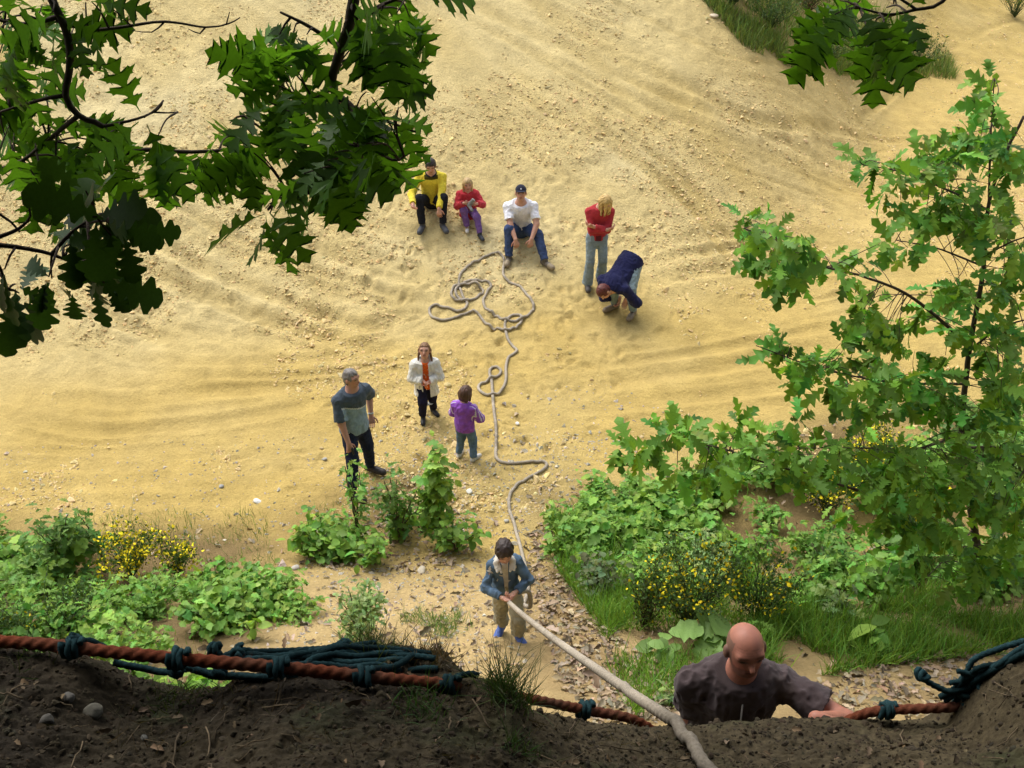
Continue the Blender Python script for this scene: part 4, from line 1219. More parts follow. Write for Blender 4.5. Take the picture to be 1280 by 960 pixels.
path = np.vstack([path1[:-1], gl_])
mb = MB()
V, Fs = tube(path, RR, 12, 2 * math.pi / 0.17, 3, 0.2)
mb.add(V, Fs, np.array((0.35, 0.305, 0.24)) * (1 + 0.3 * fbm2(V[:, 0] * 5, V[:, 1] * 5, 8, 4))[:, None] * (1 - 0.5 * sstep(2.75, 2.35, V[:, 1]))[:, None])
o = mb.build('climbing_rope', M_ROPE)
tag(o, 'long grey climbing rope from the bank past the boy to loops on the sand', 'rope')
# ------------------------------------------------------------------ leaf templates: +y along the leaf, z up
def leaf_template(prof, fold=0.22, droop=0.25, wave=0.0):
    prof = np.array(prof, float); n = len(prof)
    tm = np.minimum.accumulate(prof[::-1, 0])[::-1]
    mid = np.stack([np.zeros(n), tm, -droop * tm ** 2], -1)
    wv = wave * np.sin(np.arange(n) * 2.1)
    R = np.stack([prof[:, 1], prof[:, 0], -droop * prof[:, 0] ** 2 + fold * prof[:, 1] + wv * prof[:, 1]], -1)
    Lf = R * np.array([-1, 1, 1])
    V = np.vstack([mid, R, Lf])
    i = np.arange(n - 1)
    F = np.vstack([np.stack([i, n + i, n + i + 1, i + 1], -1), np.stack([i, i + 1, 2 * n + i + 1, 2 * n + i], -1)])
    return V, [F]
RED_OAK = leaf_template([(0, .008), (.14, .012), (.19, .05), (.25, .13), (.26, .17), (.32, .22), (.31, .15), (.34, .13), (.31, .07), (.34, .055), (.38, .08), (.46, .20), (.46, .26), (.50, .26), (.57, .36), (.555, .26), (.60, .25), (.54, .15), (.51, .08), (.54, .06),
  (.58, .09), (.66, .19), (.665, .25), (.70, .25), (.79, .36), (.765, .25), (.80, .22), (.74, .14), (.72, .075), (.75, .055), (.80, .08), (.87, .14), (.95, .20), (.91, .11), (.94, .08), (1.0, .0)], 0.12, 0.30, 0.0)
ENG_OAK = leaf_template([(0, .012), (.10, .03), (.15, .10), (.20, .12), (.25, .05), (.29, .10), (.34, .21), (.39, .20), (.43, .09), (.47, .17), (.53, .30), (.59, .29), (.63, .13), (.67, .21), (.73, .33), (.80, .31), (.85, .16), (.89, .19), (.95, .15), (1.0, .0)], 0.12, 0.22, 0.0)
OAK_LOW = leaf_template([(0, .015), (.20, .14), (.27, .06), (.46, .27), (.46, .09), (.70, .32), (.70, .10), (.88, .17), (1.0, .0)], 0.2, 0.3)
BROAD = leaf_template([(0, .02), (.18, .24), (.42, .36), (.70, .28), (.90, .11), (1.0, .0)], 0.2, 0.3)
JAG = leaf_template([(0, .02), (.14, .22), (.26, .22), (.40, .38), (.50, .30), (.66, .34), (.74, .2), (.88, .17), (1.0, .0)], 0.22, 0.35, 0.2)
BIGLEAF = leaf_template([(0, .02), (.06, .20), (.18, .22), (.26, .40), (.38, .34), (.50, .48), (.60, .34), (.72, .36), (.82, .2), (.92, .14), (1.0, .0)], 0.16, 0.2, 0.18)
BLADE_V = np.array([[-.5, 0, 0], [.5, 0, 0], [-.42, .4, .04], [.42, .4, .04], [-.25, .75, .16], [.25, .75, .16], [0, 1, .34]], float)
BLADE_F = [np.array([[0, 1, 3, 2], [2, 3, 5, 4]]), np.array([[4, 5, 6]])]
ico = [(0, 0, -1), (.72, -.53, -.45), (-.28, -.85, -.45), (-.89, 0, -.45), (-.28, .85, -.45), (.72, .53, -.45), (.28, -.85, .45), (-.72, -.53, .45), (-.72, .53, .45), (.28, .85, .45), (.89, 0, .45), (0, 0, 1)]
ICO_V = np.array(ico, float)
ICO_F = [np.array([(0, 1, 2), (1, 0, 5), (0, 2, 3), (0, 3, 4), (0, 4, 5), (1, 5, 10), (2, 1, 6), (3, 2, 7), (4, 3, 8), (5, 4, 9), (1, 10, 6), (2, 6, 7), (3, 7, 8), (4, 8, 9), (5, 9, 10), (6, 10, 11), (7, 6, 11), (8, 7, 11), (9, 8, 11), (10, 9, 11)])]
def jitcol(base, n, r=rng, amp=0.25, hue=0.12):
    c = np.array(base) * (1 + r.normal(0, amp, (n, 1))).clip(0.4, 1.8)
    c[:, 0] *= (1 + r.normal(0, hue, n)).clip(0.6, 1.6); c[:, 2] *= (1 + r.normal(0, hue, n)).clip(0.6, 1.5)
    return c.clip(0.003, 0.85)
def scatter(tpl, M, Tr, cols):
    V, Fs = instances(tpl[0], tpl[1], M, Tr)
    return V, Fs, np.repeat(cols, len(tpl[0]), axis=0)
def rand_in_poly(poly, n, r=rng):
    poly = np.array(poly, float); lo, hi = poly.min(0), poly.max(0)
    out = []
    while len(out) < n:
        q = r.uniform(lo, hi, (n * 3, 2)); q = q[poly_mask(q[:, 0], q[:, 1], [tuple(t) for t in poly])]
        out.extend(q.tolist())
    return np.array(out[:n])
_G = {}
def ground_pts(px):
    """vectorised ground points below photo pixels (base terrain, then true height)"""
    px = np.asarray(px, float)
    d = np.stack([(px[:, 0] - 640) / FPX, cP + (480 - px[:, 1]) / FPX * sP, -sP + (480 - px[:, 1]) / FPX * cP], -1)
    out = np.full(len(px), 60.0); act = np.arange(len(px)); t = 5.2
    while len(act) and t < 60:
        dd = d[act]; hit = (dd[:, 1] * t > 4.7) & (CAMZ + dd[:, 2] * t < gz(dd[:, 0] * t, dd[:, 1] * t))
        out[act[hit]] = t; act = act[~hit]; t += 0.25
    lo, hi = out - 0.25, out.copy()
    for _ in range(5):
        m = (lo + hi) / 2; hit = (d[:, 1] * m > 4.7) & (CAMZ + d[:, 2] * m < gz(d[:, 0] * m, d[:, 1] * m))
        hi = np.where(hit, m, hi); lo = np.where(hit, lo, m)
    X, Y = d[:, 0] * hi, d[:, 1] * hi
    return np.stack([X, Y, gz(X, Y)], -1)

# ------------------------------------------------------------------ loose material on the sand
def stones_stuff(name, label, pts, size, col, mat, flat=0.7, sink=0.3):
    n = len(pts)
    sz = size * np.exp(rng.normal(0, 0.45, n))
    ang = rng.uniform(0, 6.28, n); c, s = np.cos(ang), np.sin(ang)
    M = np.zeros((n, 3, 3)); sx, sy, szz = sz * rng.uniform(.7, 1.4, n), sz * rng.uniform(.7, 1.3, n), sz * flat * rng.uniform(.6, 1.2, n)
    M[:, 0, 0] = c * sx; M[:, 0, 1] = -s * sy; M[:, 1, 0] = s * sx; M[:, 1, 1] = c * sy; M[:, 2, 2] = szz
    M[:, 2, 0] = rng.normal(0, .25, n) * sx; M[:, 2, 1] = rng.normal(0, .25, n) * sy
    P = pts.copy(); P[:, 2] += szz * (1 - 2 * sink) * 0.5
    tv = ICO_V * (1 + 0.22 * rng.normal(0, 1, (12, 1)))
    V, Fs, C = scatter((tv, ICO_F), M, P, jitcol(col, n, amp=0.16, hue=0.06))
    mb = MB(); mb.add(V, Fs, C); o = mb.build(name, mat, smooth=False)
    return tag(o, label, kind='stuff')
# crumbled sand clods in drifts on the slope
q = np.stack([rng.uniform(-40, 1320, 90000), rng.uniform(-10, 640, 90000)], -1)
P = ground_pts(q)
dens = fbm2(P[:, 0] * 0.7, P[:, 1] * 0.7, 151, 4) + 0.5 * fbm2(P[:, 0] * 3, P[:, 1] * 3, 155, 2)
band = np.exp(-((q[:, 1] - 230) / 190) ** 2) * 0.35
keep = (dens + band + rng.normal(0, 0.10, len(P)) > 0.22) & (P[:, 1] > 9)
P = P[keep]
stones_stuff('sand_clods', 'crumbled clods of yellow sand scattered over the slope', P, 0.012, (0.62, 0.48, 0.235), M_CLOD, 0.5, 0.42)
# gravel on the flat and the path
g1 = rand_in_poly([(0, 560), (420, 540), (760, 470), (900, 560), (690, 640), (700, 700), (640, 880), (560, 830), (380, 700), (0, 640)], 1500)
g2 = rand_in_poly([(430, 540), (760, 540), (760, 620), (690, 640), (640, 680), (420, 640)], 1100)
g3 = rand_in_poly([(340, 700), (600, 690), (610, 830), (330, 840)], 900)
P = ground_pts(np.vstack([g1, g2, g3]))
stones_stuff('gravel', 'pale gravel strewn over the flat sand and the path', P, 0.011, (0.46, 0.41, 0.33), M_STONE, 0.6, 0.35)

def stone(label, px, size, col, surface='g', flat=0.6, seed=0, group=None):
    P = gp(*px) if surface == 'g' else bp(*px)
    F = Field(np.full(3, -0.25), np.full(3, 0.25), max(0.004, size / 14))
    r = np.random.default_rng(seed + 900)
    s2 = size / 2
    F.ell((0, 0, 0), np.eye(3), np.array([1, 0.8, flat]) * s2, 0.01)
    for _ in range(9):
        n = nrm(r.normal(0, 1, 3)); F.plane(n * np.array([1, .8, flat]) * s2 * r.uniform(.72, .95), n)
    V, Q = F.mesh(); mb = MB(); mb.add(V, [Q], np.array(col))
    o = mb.build('stone', M_STONE); o.location = P + np.array([0, 0, s2 * flat * 0.45]); o.rotation_euler = (r.normal(0, .2), r.normal(0, .2), r.uniform(0, 6))
    return tag(o, label, 'stone', group)
stone('flat white stone lying on the open sand left of the grey-haired man', (322, 627), 0.12, (0.72, 0.72, 0.70), flat=0.3, seed=1)
stone('tan block of stone beside the girl in the pale coat', (560, 483), 0.12, (0.50, 0.40, 0.18), seed=2)
stone('white stone below the small child in purple near the saplings', (587, 615), 0.11, (0.70, 0.69, 0.62), flat=0.45, seed=3)
stone('white stone on the sand right of the long rope', (647, 531), 0.07, (0.72, 0.71, 0.66), seed=4)
stone('pale stone on the path in front of the bramble patch', (633, 652), 0.08, (0.42, 0.40, 0.35), seed=5)
stone('grey stone on the sand to the left of the white flat stone', (277, 609), 0.075, (0.34, 0.34, 0.33), seed=6)
stone('grey stone just left of the grey-haired man\'s knees', (406, 575), 0.075, (0.36, 0.35, 0.33), seed=7)
stone('tan stone near the feet of the grey-haired man', (402, 561), 0.06, (0.5, 0.38, 0.2), seed=8)
stone('pale rounded stone on the bare track below the saplings', (370, 711), 0.10, (0.45, 0.42, 0.37), seed=9)
stone('pale stone half buried beside the small bush on the track', (527, 714), 0.14, (0.50, 0.44, 0.33), flat=0.4, seed=10)
stone('yellow stone right of the loops of rope', (660, 496), 0.07, (0.50, 0.39, 0.16), seed=11)
stone('small white bit of rock high on the slope at the top', (892, 21), 0.20, (0.62, 0.52, 0.38), flat=0.35, seed=12)
stone('pointed grey stone embedded in the shaded bank', (117, 893), 0.060, (0.10, 0.095, 0.075), 'b', seed=13, flat=0.8)
stone('round pebble in the shaded bank left of the pointed stone', (59, 903), 0.045, (0.07, 0.065, 0.055), 'b', seed=14, flat=0.75)
stone('small pale pebble in the shaded bank above the pointed stone', (87, 873), 0.042, (0.085, 0.08, 0.07), 'b', seed=15, flat=0.6)
stone('light pebble in the shaded bank right of the pointed stone', (180, 924), 0.028, (0.09, 0.09, 0.08), 'b', seed=16)

# leaf litter beside the path and under the plants
def litter(name, label, pts, size, col, lift=0.012):
    n = len(pts)
    d = np.stack([rng.normal(0, 1, n), rng.normal(0, 1, n), rng.normal(0, .35, n)], -1)
    up = np.stack([rng.normal(0, .35, n), rng.normal(0, .35, n), np.ones(n)], -1)
    sz = size * np.exp(rng.normal(0, .3, n))
    M = frames(d, up, rng.normal(0, .5, n)) * sz[:, None, None]
    P = pts + np.stack([0 * sz, 0 * sz, lift + rng.uniform(0, .015, n)], -1)
    tpl = leaf_template([(0, .03), (.25, .22), (.45, .15), (.65, .26), (.85, .15), (1, 0)], 0.55, 0.35, 0.3)
    V, Fs, C = scatter(tpl, M, P, jitcol(col, n, amp=0.28, hue=0.08))
    mb = MB(); mb.add(V, Fs, C); o = mb.build(name, M_LITTER)
    return tag(o, label, kind='stuff')
ql = np.vstack([rand_in_poly([(655, 670), (690, 650), (720, 740), (780, 800), (860, 850), (860, 905), (740, 905), (700, 850), (670, 760)], 1300),
                rand_in_poly([(1000, 860), (1180, 810), (1290, 800), (1290, 900), (1000, 900)], 700),
                rand_in_poly([(390, 650), (580, 640), (590, 700), (520, 720), (380, 710)], 420),
                rand_in_poly([(150, 830), (330, 830), (330, 900), (150, 900)], 120), rand_in_poly(VEG_R, 1000), rand_in_poly(VEG_L, 500), rand_in_poly([(570, 650), (680, 650), (660, 900), (520, 820)], 160), rand_in_poly([(340, 705), (600, 695), (600, 820), (330, 830)], 220)])
litter('leaf_litter', 'dry brown and grey fallen leaves along the path edges', ground_pts(ql), 0.065, (0.29, 0.225, 0.15))
# soil crumbs, twigs and dead leaves on the dark bank
nb = 14000
bxr = rng.uniform(-2.0, 2.2, nb); byr = rng.uniform(1.3, 2.5, nb)
PB = np.stack([bxr, byr, bank(bxr, byr)], -1)
stones_stuff('soil_crumbs', 'dark crumbs of soil and grit on the shaded bank', PB, 0.004, (0.040, 0.032, 0.021), M_CLOD, 0.75, 0.3)
nb = 420
bxr = rng.uniform(-2.0, 2.2, nb); byr = rng.uniform(1.3, 2.45, nb)
m = byr < yl(bxr) - 0.07; bxr, byr = bxr[m], byr[m]
litter('dead_leaves', 'bits of dead leaf on the shaded bank', np.stack([bxr, byr, bank(bxr, byr)], -1), 0.028, (0.12, 0.085, 0.05), 0.004)
mb = MB()
for i in range(260):
    x, y = rng.uniform(-1.9, 2.1), rng.uniform(1.35, 2.35); a = rng.uniform(0, 6.28); l = rng.uniform(0.03, 0.14)
    xs = x + np.cos(a) * l * np.linspace(-.5, .5, 5) + rng.normal(0, .004, 5); ys = y + np.sin(a) * l * np.linspace(-.5, .5, 5) + rng.normal(0, .004, 5)
    zs = bank(xs, ys) * 0.5 + bank(np.full(5, x), np.full(5, y)) * 0.5 + 0.006 + 0.006 * np.sin(np.linspace(0, 3.1, 5))
    mb.add(*tube(np.stack([xs, ys, zs], -1), rng.uniform(.0012, .003), 4), col=np.array((0.10, 0.075, 0.045)) * rng.uniform(.5, 1.5))
tag(mb.build('twigs', M_BARK), 'thin twigs and rootlets lying on the shaded bank', kind='stuff')

# ------------------------------------------------------------------ grass
def blades(base, hgt, wid, col, lean=0.35, bend=1.0, amp=0.25):
    n = len(base)
    d = np.stack([rng.normal(0, lean, n), rng.normal(0, lean, n), np.ones(n)], -1)
    a = rng.uniform(0, 6.28, n); up = np.stack([np.cos(a), np.sin(a), 0 * a + 0.01], -1)
    h = hgt * np.exp(rng.normal(0, .3, n))
    M = frames(d, up); M = M * np.stack([np.full(n, wid), h, h * bend], -1)[:, None, :]
    return scatter((BLADE_V, BLADE_F), M, base, jitcol(col, n, amp=amp, hue=0.15))
nb = 5000
bxr = rng.uniform(-2.0, 2.2, nb); byr = rng.uniform(1.3, 2.5, nb)
m = (fbm2(bxr * 3, byr * 3, 181, 3) > -0.05) & (bxr < 0.6); bxr, byr = bxr[m], byr[m]
V, Fs, C = blades(np.stack([bxr, byr, bank(bxr, byr)], -1), 0.045, 0.0022, (0.06, 0.05, 0.024), 1.6, 0.6, 0.4); mg = MB(); mg.add(V, Fs, C)
tag(mg.build('matted_grass', M_GRASS), 'matted dead grass lying on the shaded bank', kind='stuff')
def grass_patch(name, label, polys, hgt, wid, col, kind='stuff', lean=0.35):
    mb = MB()
    for poly, n in polys:
        P = ground_pts(rand_in_poly(poly, n))
        m = fbm2(P[:, 0] * 1.7, P[:, 1] * 1.7, 171, 3) > -0.18
        P = P[m]; P[:, 2] -= 0.01
        V, Fs, C = blades(P, hgt, wid, col, lean); mb.add(V, Fs, C)
    return tag(mb.build(name, M_GRASS), label, kind=kind)
grass_patch('grass', 'bright green grass in the clearing right of the climbing man',
            [([(950, 770), (1290, 745), (1290, 815), (1100, 835), (960, 855), (930, 820)], 9500), ([(900, 720), (1290, 690), (1290, 760), (940, 800)], 5200), ([(690, 650), (740, 640), (800, 760), (760, 800), (700, 720)], 4200),
             ([(760, 830), (880, 820), (880, 900), (790, 900)], 1100), ([(700, 720), (960, 700), (960, 790), (760, 790)], 3200)], 0.21, 0.009, (0.165, 0.31, 0.05))
grass_patch('verge_grass', 'sparse pale grass along the edge of the flat sand at left',
            [([(380, 640), (560, 580), (580, 660), (400, 700)], 500), ([(60, 640), (330, 640), (340, 680), (60, 690)], 700), ([(250, 700), (340, 680), (360, 760), (250, 790)], 500), ([(-20, 700), (260, 700), (260, 860), (-20, 860)], 900)], 0.11, 0.006, (0.15, 0.24, 0.06))
grass_patch('path_grass', 'small patch of pale grass beside the boy in the denim jacket',
            [([(500, 770), (570, 765), (592, 785), (560, 800), (505, 795)], 800)], 0.11, 0.006, (0.17, 0.28, 0.08))
mbp = [([(860, -20), (1000, 60), (1190, 75), (1195, 100), (1010, 95), (930, 60)], 6000), ([(880, -30), (1010, -30), (1190, 60), (1000, 60)], 4500), ([(1100, 50), (1180, 50), (1190, 95), (1080, 80)], 600)]
grass_patch('mound_grass', 'thin green and straw grass on the mound at the top right', mbp, 0.22, 0.014, (0.17, 0.25, 0.06))
def tuft(label, P, n, hgt, col, spread=0.05, wid=0.004, lean=0.5):
    b = P + np.stack([rng.normal(0, spread, n), rng.normal(0, spread, n), np.zeros(n)], -1)
    b[:, 2] = np.array([bz(*q[:2]) for q in b]) - 0.005
    V, Fs, C = blades(b, hgt, wid, col, lean, 1.3); mb = MB(); mb.add(V, Fs, C)
    t = thing('grass_tuft', label, 'grass tuft', P)
    tag(mb.build('blades', M_GRASS, t, origin=P), kind='stuff')
tuft('tall grass tuft on the bank between the two ends of the orange rope', pt(634, 868, 2.20), 240, 0.14, (0.040, 0.070, 0.020), 0.035, 0.0032, 0.42)
tuft('wispy grass tuft behind the green cords on the bank', pt(462, 806, 2.42), 170, 0.10, (0.05, 0.08, 0.025), 0.05, 0.003, 0.5)
tuft('low bright grass tuft below the orange rope end', bp(530, 886), 110, 0.07, (0.04, 0.09, 0.022), 0.04, 0.003, 0.6)
tuft('small grass tuft on the bank near the bottom centre', bp(650, 935), 60, 0.06, (0.04, 0.08, 0.022), 0.025, 0.003, 0.5)
tuft('dry brown grass fringe on the hump behind the green cords', pt(545, 815, 2.40), 260, 0.055, (0.075, 0.055, 0.025), 0.055, 0.003, 0.7)
tuft('dark grass fringe under the orange rope over the hollow', bp(232, 868), 160, 0.05, (0.03, 0.05, 0.015), 0.05, 0.003, 0.8)
tuft('dark grass fringe at the left end of the orange rope', pt(50, 800, 2.17), 150, 0.05, (0.028, 0.045, 0.014), 0.06, 0.003, 0.8)

# ------------------------------------------------------------------ plants on the ground
def leafy(label, name, px, hgt, rad, n, leafsize, col, tpl=OAK_LOW, stems=5, group=None, cat='plant', trunk=None, flat=0.6, part=None):
    P = gp(*px) if len(px) == 2 else np.array(px)
    t = thing(name, label, cat, P, rng.uniform(0, 6.28), group)
    mb = MB(); st = MB()
    tips = []
    for i in range(stems):
        a = rng.uniform(0, 6.28); r = rad * math.sqrt(rng.uniform(0.05, 1)) ; hh = hgt * rng.uniform(.55, 1.0) * (1 - 0.35 * (r / rad) ** 2)
        Q = catmull([(0, 0, -0.02), (math.cos(a) * r * .3, math.sin(a) * r * .3, hh * .5), (math.cos(a) * r, math.sin(a) * r, hh)], 0.06)
        Q[1:-1] += rng.normal(0, .008, Q[1:-1].shape)
        st.add(*tube(Q, np.linspace(.008, .003, len(Q)) * (1 + hgt * .6), 5), col=(0.10, 0.085, 0.05)); tips.append(Q)
    base = []
    for i in range(n):
        Q = tips[rng.integers(len(tips))]; k = int(len(Q) * rng.uniform(.35, 1.0) ** 0.7); k = min(k, len(Q) - 1)
        base.append(Q[k])
    base = np.array(base) + rng.normal(0, 1, (n, 3)) * np.array([rad * .22, rad * .22, hgt * .10])
    base[:, 2] = np.maximum(base[:, 2], 0.04)
    a = rng.uniform(0, 6.28, n)
    d = np.stack([np.cos(a), np.sin(a), rng.normal(-.15, .35, n)], -1)
    up = np.stack([rng.normal(0, .35, n), rng.normal(0, .35, n), np.ones(n)], -1)
    sz = leafsize * np.exp(rng.normal(0, .25, n))
    M = frames(d, up) * sz[:, None, None]
    cc = jitcol(col, n, amp=0.22, hue=0.15)
    if part:                                            # few big leaves: each an object
        for i in range(n):
            m = leaf_meshes(tpl, part)
            o = add_obj('leaf', m, None, t); o.matrix_local = Matrix.Translation(Vector(base[i])) @ Matrix(M[i].tolist()).to_4x4()
    else:
        V, Fs, C = scatter(tpl, M, base, cc); mb.add(V, Fs, C); mb.build('foliage', M_LEAF, t)
    st.build('stems', M_BARK, t)
    return t
_lm = {}
def leaf_meshes(tpl, mat):
    k = (id(tpl), mat.name)
    if k not in _lm:
        _lm[k] = make_mesh('leaf', tpl[0], tpl[1]); _lm[k].materials.append(mat)
    return _lm[k]
M_BIG = leaf_mat('big_leaf', 0.3, (1.2, 1.2, 0.5), 0.25, base=(0.20, 0.33, 0.09))
GREEN = (0.175, 0.335, 0.055); LIME = (0.215, 0.385, 0.065); DEEP = (0.12, 0.235, 0.045); PALE = (0.22, 0.33, 0.11)

# single plants one can point to
leafy('leafy sapling standing just right of the grey-haired man', 'sapling', (448, 682), 1.30, 0.22, 75, 0.11, GREEN, OAK_LOW, 4)
leafy('oak sapling with drooping leaves between man and child', 'sapling', (500, 676), 1.25, 0.24, 170, 0.11, DEEP, OAK_LOW, 6)
leafy('light green sapling in front of the small child in purple', 'sapling', (548, 678), 1.42, 0.21, 380, 0.10, LIME, JAG, 6)
leafy('low bright seedling at the foot of the grey-haired man', 'seedling', (390, 692), 0.55, 0.26, 170, 0.085, LIME, BROAD, 6)
leafy('low leafy seedling at the front of the saplings by the track', 'seedling', (425, 692), 0.45, 0.18, 110, 0.085, GREEN, BROAD, 5)
leafy('feathery pale bush on the bare track', 'bush', (450, 795), 0.68, 0.24, 420, 0.07, PALE, OAK_LOW, 12)
leafy('oak sapling with dark leaves behind the broom at left', 'sapling', (88, 716), 1.05, 0.32, 240, 0.12, DEEP, OAK_LOW, 7)
leafy('thin dark-stemmed sapling behind the yellow broom at left', 'sapling', (132, 704), 0.95, 0.2, 80, 0.11, DEEP, OAK_LOW, 3)
leafy('single upright seedling on the bare track in front of the boy', 'seedling', (318, 800), 0.34, 0.08, 14, 0.12, LIME, BROAD, 2)
leafy('glossy seedling with few big leaves left of the climbing man', 'seedling', (828, 822), 0.34, 0.10, 14, 0.19, GREEN, BROAD, 4, part=M_BIG)
leafy('big pale lobed leaves right behind the climbing man', 'plant', (892, 815), 0.36, 0.16, 11, 0.36, PALE, BIGLEAF, 5, part=M_BIG)
leafy('small green plant in the grass below the path edge', 'seedling', (838, 880), 0.16, 0.10, 24, 0.10, PALE, OAK_LOW, 4)
leafy('small clump of lobed leaves in the grass right of the climber', 'seedling', (905 + 30, 800), 0.22, 0.12, 30, 0.12, GREEN, OAK_LOW, 4)
leafy('low leafy seedling at the front edge of the grass at right', 'seedling', (1085, 812), 0.28, 0.14, 40, 0.13, LIME, BROAD, 5)
leafy('pale lobed plant in the middle of the grass at right', 'seedling', (1050, 775), 0.34, 0.20, 80, 0.14, PALE, OAK_LOW, 7)
leafy('bushy grey-green shrub at the left edge of the bramble patch', 'bush', (745, 745), 0.55, 0.28, 260, 0.06, (0.12, 0.17, 0.07), BROAD, 14)
# patches of look-alike low plants
def patch(label, poly, n, hgt, rad, nl, ls, cols, tpls, group):
    for q in rand_in_poly(poly, n):
        leafy(label, 'seedling', tuple(q), hgt * rng.uniform(.7, 1.25), rad * rng.uniform(.8, 1.25), nl, ls, cols[rng.integers(len(cols))], tpls[rng.integers(len(tpls))], 6, group)
patch('bright green bramble in the dense patch between the path and the young oak', [(692, 650), (730, 622), (890, 612), (900, 690), (830, 705), (722, 695)], 30, 0.40, 0.30, 200, 0.10, [GREEN, LIME, GREEN], [JAG, OAK_LOW, JAG], 'bramble patch right of the path')
patch('leafy undergrowth plant in the shade below the young oak', [(960, 700), (1290, 660), (1290, 745), (960, 770)], 18, 0.45, 0.32, 170, 0.11, [GREEN, DEEP], [OAK_LOW, JAG], 'undergrowth below the young oak')
patch('low plant in the thicket behind the young oak', [(930, 600), (1290, 530), (1290, 650), (950, 690)], 22, 0.6, 0.36, 190, 0.11, [GREEN, DEEP, LIME], [OAK_LOW, JAG], 'thicket behind the young oak')
patch('low bright seedling in the patch at the left edge', [(-30, 720), (110, 735), (280, 740), (335, 790), (300, 850), (60, 830), (-30, 820)], 22, 0.38, 0.28, 190, 0.085, [GREEN, LIME, GREEN, DEEP], [JAG, OAK_LOW, OAK_LOW], 'seedlings at the left edge')
patch('low bramble below the yellow broom at left', [(200, 725), (350, 705), (360, 770), (230, 790)], 12, 0.34, 0.27, 190, 0.085, [GREEN, LIME], [JAG, OAK_LOW], 'brambles below the yellow broom')
patch('low leafy plant around the saplings left of the path', [(385, 680), (440, 668), (570, 650), (572, 690), (500, 704), (390, 712)], 10, 0.45, 0.22, 120, 0.085, [GREEN, LIME], [OAK_LOW, JAG, BROAD], 'plants around the saplings')
patch('fresh green plant between the broom bushes right of the path', [(760, 690), (960, 640), (980, 740), (800, 760)], 14, 0.36, 0.28, 150, 0.09, [GREEN, LIME, PALE], [OAK_LOW, JAG], 'plants between the broom bushes')
patch('green seedling at the far left margin of the sand', [(-40, 680), (120, 690), (120, 735), (-40, 745)], 10, 0.55, 0.3, 90, 0.12, [GREEN, LIME], [OAK_LOW, JAG], 'seedlings by the left margin')
patch('seedling glimpsed through the hollow under the orange rope', [(140, 850), (300, 850), (300, 905), (140, 905)], 5, 0.3, 0.22, 60, 0.12, [GREEN, LIME], [JAG], 'seedlings below the rope')

def broom(label, px, hgt, rad, ns, nf, col=(0.06, 0.10, 0.035), name='broom_bush'):
    P = gp(*px); t = thing(name, label, 'shrub', P)
    st = MB(); fl = MB(); lf = MB(); tips = []
    for i in range(ns):
        a = rng.uniform(0, 6.28); r = rad * math.sqrt(rng.uniform(0, 1)); hh = hgt * rng.uniform(.6, 1.05) * (1 - .3 * (r / rad) ** 2)
        Q = catmull([(0, 0, 0), (math.cos(a) * r * .45, math.sin(a) * r * .45, hh * .5), (math.cos(a) * r, math.sin(a) * r, hh)], 0.07)
        Q[1:] += rng.normal(0, .012, Q[1:].shape)
        st.add(*tube(Q, np.linspace(.006, .0022, len(Q)), 4), col=np.array(col) * rng.uniform(.5, 1.3)); tips.append(Q)
        for _ in range(3):
            k = rng.integers(len(Q) // 3, len(Q)); b = Q[k]; e = b + rng.normal(0, .07, 3) + [0, 0, 0.10]
            st.add(*tube([b, (b + e) / 2 + rng.normal(0, .01, 3), e], [.003, .0025, .0018], 4), col=np.array(col) * rng.uniform(.7, 1.5)); tips.append(np.array([b, (b + e) / 2, e]))
    n = ns * 26
    base = np.array([tips[rng.integers(len(tips))][-1 - int(rng.integers(0, 2))] for _ in range(n)]) + rng.normal(0, .03, (n, 3))
    d = rng.normal(0, 1, (n, 3)) + [0, 0, .8]; M = frames(d, rng.normal(0, 1, (n, 3))) * (0.028 * np.exp(rng.normal(0, .25, n)))[:, None, None]
    V, Fs, C = scatter(BROAD, M, base, jitcol((0.075, 0.14, 0.035), n)); lf.add(V, Fs, C)
    lf.build('foliage', M_LEAF, t)
    if nf:
        base = np.array([tips[rng.integers(len(tips))][-1] for _ in range(nf)]) + rng.normal(0, .035, (nf, 3))
        base = base[np.argsort(-base[:, 2])]
        M = frames(rng.normal(0, 1, (nf, 3)) + [0, 0, .4], rng.normal(0, 1, (nf, 3))) * (0.030 * np.exp(rng.normal(0, .25, nf)))[:, None, None]
        V, Fs, C = scatter(BROAD, M, base, jitcol((0.82, 0.66, 0.02), nf, amp=.1, hue=.05)); fl.add(V, Fs, C)
        tag(fl.build('blossom', M_FLOWER, t), kind='stuff')
    st.build('stems', M_BARK, t)
    return t
broom('broom bush in full yellow bloom at the left edge of the sand', (165, 722), 0.60, 0.34, 40, 760)
broom('small broom with yellow flowers behind the blooming broom at left', (222, 722), 0.52, 0.22, 22, 330)
broom('dark flowerless broom bush in front of the yellow one at left', (90, 790), 0.55, 0.28, 34, 0, (0.045, 0.07, 0.035))
broom('low broom with a few yellow flowers at the far left', (15, 812), 0.45, 0.24, 26, 50)
broom('large broom bush with yellow flowers left of the climbing man', (860, 782), 0.98, 0.48, 70, 360, (0.06, 0.085, 0.035))
broom('broom bush with sparse flowers behind the climbing man', (945, 775), 0.85, 0.36, 42, 190)
broom('dark bare-stemmed broom bush left of the big lobed leaves', (805, 785), 0.72, 0.22, 26, 50, (0.055, 0.045, 0.025))
broom('yellow broom in bloom behind the young oak', (1085, 600), 0.85, 0.40, 44, 620)
broom('second yellow broom in bloom showing between the oak twigs', (1030, 640), 0.75, 0.34, 34, 420)
broom('yellow broom at the right behind the oak trunk', (1150, 660), 0.7, 0.34, 30, 260)
